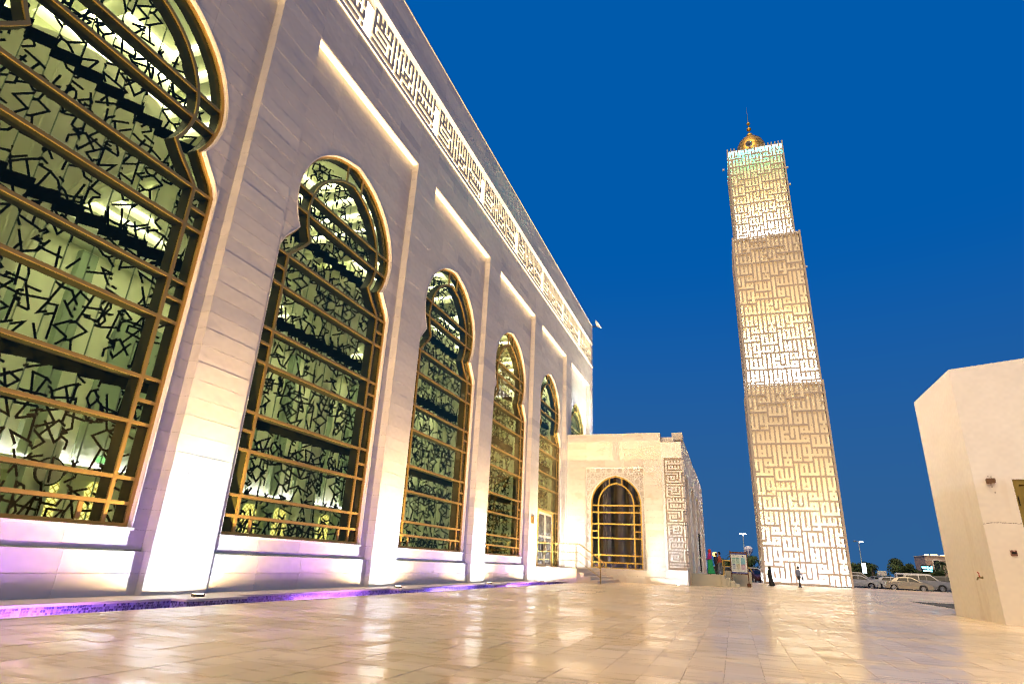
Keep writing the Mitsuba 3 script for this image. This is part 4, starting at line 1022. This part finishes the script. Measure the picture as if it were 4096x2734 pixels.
def person_woman(key, loc, fwd, robe, scarf, skin='skin_brown', h=1.63, skirt=None, train=0.0):
    P = np.array(loc, float); f = np.array([fwd[0], fwd[1], 0.0]); f /= np.linalg.norm(f); s = np.array([f[1], -f[0], 0.0]); k = h / 1.63
    at = lambda a, b_, z: P + f * a * k + s * b_ * k + np.array([0, 0, z * k])
    low = [((at(0, 0, .92), (.165 * k, .165 * k, .15 * k)), (at(-.03, 0, .45), (.19 * k, .20 * k, .1 * k))), ((at(-.03, 0, .45), (.19 * k, .20 * k, .1 * k)), (at(-.06 - train, 0, .06), (.25 * k, .27 * k, .05 * k)))]
    up = [((at(0, 0, .95), (.15 * k, .16 * k, .1 * k)), (at(.01, 0, 1.2), (.14 * k, .15 * k, .12 * k))), ((at(0, -.14, 1.3), .062 * k), (at(0, .14, 1.3), .062 * k)), ((at(0, 0, 1.15), .13 * k), (at(0, 0, 1.32), .085 * k))]
    hands = []
    for q in (-1, 1):
        sh, el, wr = at(0, q * .175, 1.29), at(-.02, q * .23, 1.04), at(.17, q * .13, .98)
        up += [((sh, .062 * k), (el, .06 * k)), ((el, .058 * k), (wr, .05 * k))]; hands += hand(wr + (wr - el) * .1, wr - el, k * .92)
    if skirt:
        add(key + '__blouse', body(up, .05), robe, smooth=True); add(key + '__skirt', body(low, .06), skirt, smooth=True)
    else: add(key + '__robe', body(up + low, .05), robe, smooth=True)
    add(key + '__hands', body(hands, .012, 2), skin, smooth=True)
    for q in (-1, 1): add(nxt(key + '__shoe'), body([((at(-.0, q * .09, .035), .04), (at(.17, q * .1, .03), .03))], .03, 2), 'dark_hair', smooth=True)
    head(key, at(.02, 0, 1.50), fwd, skin, None, .1 * k)
    c = at(.0, 0, 1.53)
    add(key + '__headscarf', body([((c + f * -.02, (.118, .118, .12)), (c - f * .04 - [0, 0, .12], .10)), ((c - f * .02 - [0, 0, .14], .095), (at(-.02, 0, 1.27), (.14, .15, .08)))], .03, 3), scarf, smooth=True)
k = lab('person', 'woman in a long black robe and headscarf walking in front of the glowing minaret', 'person')
person_woman(k, (2.95, 60.5, 0), (-.9, .35), 'abaya', 'abaya', train=.08)
k = lab('person_001', 'man in a grey blue shirt and dark trousers walking with a bag before the minaret', 'person')
person_man(k, (5.32, 61.0, 0), (.75, .5), 'shirt_blue', 'trouser_dark', bag=True)
g = lab('shoulder_bag', 'dark bag held by the man walking in front of the minaret', 'bag')
MB().box(5.56, 5.66, 60.72, 61.0, .55, .88).put(g + '__pouch', 'trouser_dark'); MB().tube([(5.61, 60.75, .88), (5.55, 60.86, 1.02), (5.61, 60.97, .88)], .012).put(g + '__strap', 'trouser_dark')
k = lab('person_002', 'woman in a red headscarf, magenta top and bright green skirt on the stair', 'person')
person_woman(k, (-1.62, 48.0, .78), (-1, .1), 'magenta', 'red_cloth', skirt='green_cloth', h=1.72)
k = lab('person_003', 'person in a rust red shirt and grey trousers standing on the stair by the railing', 'person')
person_man(k, (-.95, 48.6, .78), (-1, .25), 'rust_cloth', 'trouser_grey', h=1.55)
k = lab('person_004', 'person in dark clothes standing between the two others on the stair', 'person')
person_man(k, (-1.22, 50.2, .78), (.6, .8), 'trouser_dark', 'trouser_dark', h=1.5)
# ------------------------------------------------------------------ cars
def extr_y(pts, w, seg=10):
    """side profile (x, z) extruded over the width in slices"""
    p = Polygon(pts).buffer(0)
    vv, ff = trimesh.creation.triangulate_polygon(p, engine='earcut') if False else trimesh.creation.triangulate_polygon(p)
    m = trimesh.creation.extrude_polygon(p, w)
    v = m.vertices; v = np.c_[v[:, 0], -(v[:, 2] - w / 2), v[:, 1]]
    return trimesh.Trimesh(v, m.faces, process=True)
def car(key, kind, paint, loc, ang):
    """x forward, y left; loc on the ground, ang in degrees"""
    Lh = {'sedan': (4.55, 1.75, 1.46), 'suv': (4.9, 1.9, 1.85), 'van': (5.2, 1.9, 2.05)}[kind]
    L, Wd, Ht = Lh; a = L / 2; R = .33 if kind == 'sedan' else .38
    if kind == 'sedan':
        body_ = [(-a, .45), (-a + .05, .80), (-a + .25, .98), (-a + .75, 1.0), (-.15 * L - .55, 1.28), (-.15 * L + .0, 1.44), (.02 * L, 1.46), (.10 * L, 1.40), (.27 * L, .98), (a - .5, .86), (a - .12, .70), (a, .50), (a - .04, .25), (-a + .06, .25)]
        belt = .95; wins = [[(-.15 * L - .35, 1.02), (-.15 * L - .12, 1.32), (-.02, 1.36), (-.02, .99)], [(.05, .99), (.05, 1.36), (.085 * L, 1.33), (.235 * L, .97)]]
        ws = ((.265 * L, 1.0), (.105 * L, 1.385)); rw = ((-a + .80, 1.03), (-.15 * L - .50, 1.31)); wx = (-.30 * L, .29 * L)
    elif kind == 'suv':
        body_ = [(-a, .5), (-a + .02, 1.0), (-a + .12, 1.25), (-a + .30, 1.74), (-a + .7, 1.83), (.0, 1.85), (.10 * L, 1.80), (.25 * L, 1.22), (a - .3, 1.10), (a - .06, .92), (a, .55), (a - .06, .34), (-a + .06, .34)]
        belt = 1.15; wins = [[(-a + .38, 1.22), (-a + .48, 1.68), (-.16 * L, 1.73), (-.16 * L, 1.22)], [(-.14 * L, 1.22), (-.14 * L, 1.73), (.0, 1.74), (.0, 1.22)], [(.03, 1.22), (.03, 1.74), (.095 * L, 1.71), (.225 * L, 1.2)]]
        ws = ((.245 * L, 1.25), (.105 * L, 1.78)); rw = ((-a + .13, 1.28), (-a + .28, 1.70)); wx = (-.29 * L, .29 * L)
    else:
        body_ = [(-a, .45), (-a, 1.1), (-a + .06, 1.95), (-a + .2, 2.05), (.20 * L, 2.05), (.27 * L, 1.98), (.40 * L, 1.20), (a - .05, 1.0), (a, .5), (a - .05, .3), (-a + .05, .3)]
        belt = 1.15; wins = [[(-a + .2 + i * .78, 1.25), (-a + .2 + i * .78, 1.85), (-a + .92 + i * .78, 1.85), (-a + .92 + i * .78, 1.25)] for i in range(4)] + [[(.155 * L, 1.25), (.155 * L, 1.85), (.245 * L, 1.85), (.355 * L, 1.22)]]
        ws = ((.395 * L, 1.25), (.275 * L, 1.95)); rw = ((-a, 1.2), (-a + .05, 1.9)); wx = (-.30 * L, .32 * L)
    p = Polygon(body_).buffer(.05, join_style=1).buffer(-.05, join_style=1)
    for x in wx: p = p.difference(Point(x, R).buffer(R + .055, 20))
    def shape(v):
        v = np.array(v, float)
        k1 = np.clip((v[:, 2] - belt) / (Ht - belt), 0, 1); k2 = np.abs(v[:, 0]) / a
        s = (1 - (.22 if kind == 'sedan' else .12) * k1 ** 1.2) * (1 - .13 * np.clip(k2, 0, 1) ** 5) * (1 - .05 * np.clip((.55 - v[:, 2]) / .3, 0, 1))
        v[:, 1] *= s
        return v
    def slab(poly, w, out=0.0):
        m = trimesh.creation.extrude_polygon(poly, w)
        v = m.vertices; m = trimesh.Trimesh(np.c_[v[:, 0], -(v[:, 2] - w / 2), v[:, 1]], m.faces, process=True)
        m = m.subdivide_to_size(.28)
        m.vertices = shape(m.vertices)
        return m
    tr = T().translate(list(loc)).rotate([0, 0, 1], ang)
    add(key + '__body', slab(p, Wd), paint, smooth=35, to_world=tr)
    g = MB()
    for w in wins:
        q = Polygon(w).buffer(-.02).buffer(.02, join_style=1)
        for s in (-1, 1):
            m = trimesh.creation.extrude_polygon(q, .012); v = m.vertices
            v = np.c_[v[:, 0], s * (Wd / 2 + .035 + v[:, 2] * 1.0), v[:, 1]]
            f = m.faces if s < 0 else m.faces[:, ::-1]
            MB().add(shape(v), f).put(nxt(key + '__side_window'), 'car_glass', to_world=tr)
    for nm, (A, B) in (('windscreen', ws), ('rear_window', rw)):
        d = np.array([B[0] - A[0], B[1] - A[1]]); n = np.array([d[1], -d[0]]) / np.hypot(*d); n = n if (nm == 'windscreen') == (n[0] > 0) else -n
        n *= .035
        ys = np.linspace(-.5, .5, 7) * (Wd - .26); v, f = [], []
        for y in ys:
            for t_ in (0, .5, 1): v.append((A[0] + d[0] * t_ + n[0], y, A[1] + d[1] * t_ + n[1]))
        for i in range(6):
            for j in range(2):
                q = i * 3 + j; f += [[q, q + 3, q + 4], [q, q + 4, q + 1]]
        add(key + '__' + nm, trimesh.Trimesh(shape(v), f, process=False), 'car_glass', to_world=tr)
    for x in wx:
        for s in (-1, 1):
            wk = nxt(key + '__wheel'); y = s * (Wd / 2 - .11)
            MB().lathe([(R * .62, -.09), (R * .95, -.1), (R, -.06), (R, .06), (R * .95, .1), (R * .62, .09)], n=28).put(wk + '__tyre', 'tyre', smooth=40, to_world=tr @ T().translate([x, y, R]).rotate([1, 0, 0], 90))
            b = MB().cyl((0, 0, -.03), (0, 0, .03), R * .20, n=14)
            for q in range(6):
                c, s_ = math.cos(q * 1.047), math.sin(q * 1.047)
                b.tube([(R * .15 * c, R * .15 * s_, s * .06 * -1), (R * .62 * c, R * .62 * s_, s * .07 * -1)], R * .085, n=6)
            b.lathe([(R * .56, -.085), (R * .64, -.09), (R * .64, .09), (R * .56, .085)], n=24)
            b.put(wk + '__rim', 'alloy', to_world=tr @ T().translate([x, y, R]).rotate([1, 0, 0], 90))
    zf = .62 if kind == 'sedan' else .85
    for s in (-1, 1):
        MB().ball((a - .20, s * (Wd * .36), zf), .13, 2, (1.0, 1.35, .55)).put(nxt(key + '__headlight'), 'headlight', smooth=True, to_world=tr)
        MB().ball((-a + .14, s * (Wd * .37), zf + .15), .11, 2, (.8, 1.1, 1.0)).put(nxt(key + '__tail_light'), 'red_paint', smooth=True, to_world=tr)
        MB().ball((wins[-1][-1][0] - .12, s * (Wd / 2 + .07), belt + .08), .09, 2, (.7, 1.2, .8)).put(nxt(key + '__mirror'), paint, smooth=True, to_world=tr)
        b = MB()
        for w in wins[:2][::-1] if kind != 'van' else wins[-1:]: b.box(min(q[0] for q in w) + .12, min(q[0] for q in w) + .30, s * Wd / 2 - .01 * s - .012, s * Wd / 2 - .01 * s + .016, belt - .17, belt - .14)
        b.put(nxt(key + '__door_handle'), 'alloy', to_world=tr)
    MB().box(a - .10, a - .015, -.42, .42, zf - .10, zf + .02).box(a - .06, a + .0, -.55, .55, .30, .40).put(key + '__grille', 'black_metal', to_world=tr)
    MB().box(a - .02, a + .012, -.26, .26, .42, .52).put(key + '__number_plate', 'white_stone', to_world=tr)
CARS = [('sedan', 'paint_gold', (17.95, 80.6), -11, 'silver gold sedan parked in front of the row, nearest the plaza'),
        ('sedan', 'paint_white', (14.1, 86.6), -9, 'white sedan with its nose showing just right of the minaret'),
        ('suv', 'paint_silver', (21.35, 87.2), -12, 'silver off-road car behind the silver gold sedan, next to the guard house'),
        ('van', 'paint_white', (23.3, 99.0), -6, 'white minibus with a row of dark windows behind the parked cars'),
        ('sedan', 'paint_white', (18.6, 91.5), -14, 'white car half hidden behind the boot of the silver gold sedan'),
        ('sedan', 'paint_white', (19.0, 97.5), -10, 'white car farther back, left of the minibus'),
        ('suv', 'paint_silver', (15.2, 93.5), -9, 'silver off-road car whose roof shows above the white sedan by the minaret'),
        ('sedan', 'paint_blue', (17.6, 95.4), 165, 'blue grey sedan between the white cars'),
        ('suv', 'paint_dark', (27.0, 98.5), -8, 'dark car behind the silver off-road car, partly hidden by the guard house'),
        ('suv', 'paint_white', (2.7, 93.0), -10, 'white off-road car left of the minaret behind the notice board'),
        ('sedan', 'paint_maroon', (2.75, 87.0), -75, 'dark maroon sedan facing the plaza left of the minaret'),
        ('suv', 'paint_blue', (-1.2, 93.0), 5, 'blue car seen through the railing behind the notice board')]
for kind, paint, (x, y), ang, text in CARS:
    key = nxt('parked_car'); lab(key, text, 'car', 'cars parked beyond the plaza'); car(key, kind, paint, (x, y, -.10), ang)
# ------------------------------------------------------------------ street lamps, lit signs, balloon, villa, trees
CYAN = (.50, .95, 1.0)
def street_lamp(key, x, y, h, heads, text, lit=(1, 1)):
    lab(key, text, 'street lamp')
    MB().cyl((x, y, -.1), (x, y, h), .09, .06, 12).cyl((x, y, -.1), (x, y, .3), .16, .14, 12).put(key + '__pole', 'pole_paint')
    for s, on in zip(heads, lit):
        MB().cyl((x, y, h - .05), (x + s * .35, y, h + .02), .035).put(nxt(key + '__arm'), 'pole_paint')
        MB().ball((x + s * .5, y, h), .22, 2, (1.2, .8, .45)).put(nxt(key + '__head'), 'grey_metal', smooth=True)
        if on: MB().ball((x + s * .5, y, h - .06), .19, 2, (1.25, .9, .6)).put(nxt(key + '__lantern'), 'emitter_body', **lamp(CYAN, 220.0, 2))
street_lamp('street_lamp', 1.83, 110, 7.15, (-.62, .62), 'double headed street lamp with cyan white light left of the minaret')
street_lamp('street_lamp_001', 18.75, 110, 6.45, (-1.0, .8), 'street lamp with one lit head right of the minaret, lit sign on its pole', (0, 1))
k = lab('lamp_post_sign', 'tall white lit sign box fixed to the pole of the right street lamp', 'sign')
MB().box(18.6, 19.25, 109.7, 109.9, 1.75, 3.3).put(k + '__case', 'pole_paint'); MB().box(18.64, 19.21, 109.68, 109.7, 1.8, 3.25).put(k + '__face', 'emitter_body', **lamp((.75, .95, 1.0), 2.6, .3))
k = lab('neon_sign', 'small cyan lit sign among the trees near the far villa', 'sign')
MB().box(31.4, 33.2, 129.9, 130, 2.55, 3.75).put(k + '__board', 'black_metal')
b = MB()
for (x0, x1, z0, z1) in ((31.5, 32.2, 3.1, 3.5), (32.3, 32.5, 3.0, 3.6), (32.6, 33.1, 3.1, 3.4), (32.9, 33.1, 3.4, 3.65), (31.6, 33.0, 2.65, 2.9)): b.box(x0, x1, 129.85, 129.9, z0, z1)
b.put(k + '__tube', 'emitter_body', **lamp((.15, .8, 1.0), 4.0, .2))
k = lab('road_sign', 'blank pale green signboard on a post behind the cars', 'sign')
MB().box(20.1, 21.3, 107, 107.06, 1.55, 2.2).put(k + '__board', 'white_stone'); MB().cyl((20.7, 107.1, -.1), (20.7, 107.1, 2.1), .04).put(k + '__post', 'pole_paint')
k = lab('orange_lamp', 'glowing orange lamp on a short post behind the people on the stair', 'lamp')
MB().cyl((-1.72, 66, .7), (-1.72, 66, 2.45), .05).put(k + '__post', 'black_metal'); MB().ball((-1.72, 66, 2.60), .24, 2).put(k + '__globe', 'emitter_body', **lamp((1.0, .40, .05), 2.6, 1))
# striped balloon
k = lab('hot_air_balloon', 'small white hot air balloon with blue drop shaped panels beyond the trees', 'balloon')
bx, bz = 9.0, 13.6
pr = [(.35, -3.1), (.55, -2.9), (1.3, -1.9), (2.15, -.7), (2.55, .5), (2.45, 1.4), (1.9, 2.2), (1.0, 2.65), (0, 2.8)]
MB().lathe(pr, (bx, 400, bz), n=32).put(k + '__envelope', 'balloon_white', smooth=True)
for i in range(8):
    th0 = i * math.pi / 4 + .3
    for (zc, hh, ww) in ((.95, 1.1, .25), (-.75, 1.0, .22)):
        v, f = [(0, 0, 0)], []
        n_ = 16; zs = np.array([q[1] for q in pr]); rs = np.array([q[0] for q in pr])
        v = []
        for t_ in [None] + list(np.arange(n_) * 2 * math.pi / n_):
            z = zc if t_ is None else zc + hh * math.sin(t_) ; th = th0 if t_ is None else th0 + ww * math.cos(t_) * (1 - .35 * math.sin(t_) * (1 if zc > 0 else -1))
            z = min(z, 2.5); r_ = np.interp(z, zs, rs) + .03
            v.append((bx + r_ * math.cos(th), 400 + r_ * math.sin(th), bz + z))
        f = [[0, 1 + j, 1 + (j + 1) % n_] for j in range(n_)]
        add(nxt(k + '__panel'), trimesh.Trimesh(v, f, process=False), 'balloon_blue')
MB().box(bx - .4, bx + .4, 399.6, 400.4, bz - 4.6, bz - 3.9).put(k + '__basket', 'brown_wood')
b = MB()
for sx in (-1, 1):
    for sy in (-1, 1): b.cyl((bx + .38 * sx, 400 + .38 * sy, bz - 3.9), (bx + .3 * sx, 400 + .3 * sy, bz - 3.0), .02, n=5)
b.put(k + '__rope', 'brown_wood')
# villa
k = lab('villa', 'far brick and stone villa with lit cornice and white framed windows by the guard house', 'house')
vy = 220
MB().box(54.6, 72, vy, vy + 12, -.5, 8.4).put(k + '__wall', 'villa_brick')
MB().box(54.4, 72.2, vy - .25, vy + 12, 8.3, 8.5).box(54.5, 72.1, vy - .15, vy, 3.9, 4.15).box(54.5, 72.1, vy - .12, vy, 7.1, 7.25).put(k + '__cornice', 'white_stone')
b = MB()
for (x0, x1) in ((54.5, 55.6), (56.1, 57.9), (58.7, 60.4), (61.2, 63)): b.box(x0, x1, vy - .32, vy - .26, 8.5, 8.75)
b.put(k + '__cornice_light', 'emitter_body', **lamp((1.0, .55, .15), 9.0, 1))
for x in (56.6, 60.2, 63.8):
    wk = nxt(k + '__window')
    o = unary_union([sbox(x, 4.5, x + 1.5, 6.9), affinity.scale(Point(x + .75, 6.9).buffer(.75), 1.0, .45)])
    MB().ext(o.buffer(.25).difference(o.buffer(-.02)), -vy, -vy + .14, 'S').put(wk + '__surround', 'white_stone')
    MB().ext(o, -vy, -vy + .04, 'S').put(wk + '__pane', 'car_glass')
# trees
def crown(rng, blobs, n, size):
    """leaf-sized faces gathered in clumps through the crown"""
    V = np.empty((0, 3)); F = np.empty((0, 3), int); vs, k_ = [], 0
    for (c, r) in blobs:
        m = int(n * r[0] * r[2]); d = rng.normal(size=(m, 3)); d /= np.linalg.norm(d, axis=1)[:, None]
        p = np.array(c) + d * np.array(r) * (rng.random((m, 1)) ** .45)
        a = rng.normal(size=(m, 3)); a /= np.linalg.norm(a, axis=1)[:, None]; q = np.cross(a, d); q /= np.linalg.norm(q, axis=1)[:, None] + 1e-9
        s = size * (.6 + .8 * rng.random((m, 1)))
        vs.append(np.stack([p - a * s, p + q * s * .45, p + a * s, p - q * s * .45], 1))
    v = np.concatenate(vs).reshape(-1, 3); i = np.arange(len(v) // 4)[:, None] * 4
    return trimesh.Trimesh(v, np.vstack([i + [0, 1, 2], i + [0, 2, 3]]), process=False)
def tree(key, x, y, h, w, text, group, seed, dense=260, leaf='leaf', low=.25, ball=False):
    rng = np.random.default_rng(seed)
    lab(key, text, 'tree', group)
    b = MB(); blobs = []
    b.cyl((x, y, -.2), (x + .1, y, h * .45), .05 * h, .03 * h, 9)
    if ball: blobs = [((x, y, h - w * .75), (w, w, w * .75))]
    else:
        for i in range(9):
            a = rng.random() * 6.28; rr = w * (.25 + .6 * rng.random()); z = h * (low + .15 + (.85 - low - .15) * rng.random())
            c = (x + rr * math.cos(a), y + rr * math.sin(a), z); r = w * (.28 + .25 * rng.random())
            blobs.append((c, (r, r, r * .8))); b.cyl((x + .05, y, h * .35), c, .018 * h, .008 * h, 6)
        blobs.append(((x, y, h * .78), (w * .45, w * .45, h * .2)))
    b.put(key + '__trunk', 'bark'); add(key + '__crown', crown(rng, blobs, dense, .13 + .01 * h), leaf)
def palm(key, x, y, h, text, seed, R=1.8):
    rng = np.random.default_rng(seed)
    lab(key, text, 'palm tree', None)
    b = MB()
    for i in range(8): b.cyl((x, y, h * i / 8 - .1), (x, y, h * (i + 1) / 8), .22, .17, 9)
    b.put(key + '__trunk', 'bark'); F = MB()
    for i in range(26):
        a = rng.random() * 6.28; up = rng.uniform(-.2, 1.25); L = R * rng.uniform(.8, 1.15); d = np.array([math.cos(a), math.sin(a), 0]); s = np.array([-d[1], d[0], 0])
        P = [np.array([x, y, h]) + d * L * t * math.cos(up * .7) + np.array([0, 0, L * (t * math.sin(up) - t * t * .75)]) for t in np.linspace(0, 1, 9)]
        for j in range(8):
            for q in (-1, 1):
                wd = .34 * math.sin(.4 + 2.5 * (j + .5) / 8); e = (P[j] + P[j + 1]) / 2 + s * q * wd + d * .12 - np.array([0, 0, .16])
                F.add([P[j], P[j + 1], e], [[0, 1, 2]])
    F.put(key + '__fronds', 'leaf')
TREES = [(19.4, 122, 3.7, 1.7, 'bushy olive green tree just right of the minaret with leaves coloured as lit by the street lamp', 'leaf_lit_tone', 0), (22.0, 128, 3.6, 1.9, 'dark tree between the lamp post sign and the palm', 'leaf', 0), (23.9, 140, 4.0, 2.2, 'dark rounded tree behind the clipped ball tree', 'leaf', 0), (24.75, 118, 3.75, 1.25, 'clipped ball shaped green tree behind the parked cars', 'leaf_lit_tone', 1),
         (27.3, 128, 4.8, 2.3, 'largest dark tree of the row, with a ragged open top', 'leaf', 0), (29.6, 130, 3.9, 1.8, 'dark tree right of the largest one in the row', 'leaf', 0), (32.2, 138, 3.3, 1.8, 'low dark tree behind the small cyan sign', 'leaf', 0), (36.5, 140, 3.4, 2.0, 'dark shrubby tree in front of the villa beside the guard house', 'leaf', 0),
         (3.4, 118, 4.2, 1.6, 'pale green feathery tree touching the left edge of the minaret', 'leaf_lit_tone', 0), (1.9, 116, 3.0, 1.3, 'dark tree behind the notice board', 'leaf', 0), (-1.9, 118, 3.4, 1.6, 'dark tree behind the people on the stair', 'leaf', 0), (-.3, 124, 3.4, 1.4, 'dark tree left of the notice board under the palm', 'leaf', 0)]
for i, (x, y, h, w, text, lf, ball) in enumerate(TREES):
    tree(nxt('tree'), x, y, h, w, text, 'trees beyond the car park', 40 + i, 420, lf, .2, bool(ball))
palm('palm_tree', .15, 115, 3.9, 'palm tree standing up behind the notice board', 1, 1.5)
palm('palm_tree_001', 22.6, 124, 3.2, 'palm tree with a spiky crown right of the street lamp', 2, 1.5)
palm('palm_tree_002', 38.6, 145, 4.4, 'palm tree against the left corner of the villa', 3, 2.0)
lab('hedge', 'dark band of shrubs along the far side of the car park', 'shrubs', kind='stuff')
rng = np.random.default_rng(9)
add('hedge', crown(rng, [((x, 134 + 3 * math.sin(x), 1.0), (1.6, 1.2, 1.1 + .5 * math.sin(x * 1.7))) for x in np.arange(-14, 60, 1.7)], 150, .22), 'leaf')
# access covers let into the paving, small litter
for i, (x0, x1, y0, y1) in enumerate(((-6.4, -5.0, 23.1, 26.0), (4.3, 5.3, 43.0, 43.8), (-.6, .35, 42.0, 42.6))):
    k = lab(nxt('access_cover'), ('recessed access cover let into the paving before the entrance steps', 'recessed access cover in the paving towards the minaret', 'recessed access cover in the paving near the notice board')[i], 'access cover')
    MB().box(x0, x1, y0, y0 + .06, .0, .004).box(x0, x1, y1 - .06, y1, .0, .004).box(x0, x0 + .05, y0, y1, .0, .0045).box(x1 - .05, x1, y0, y1, .0, .0045).put(k, 'joint')
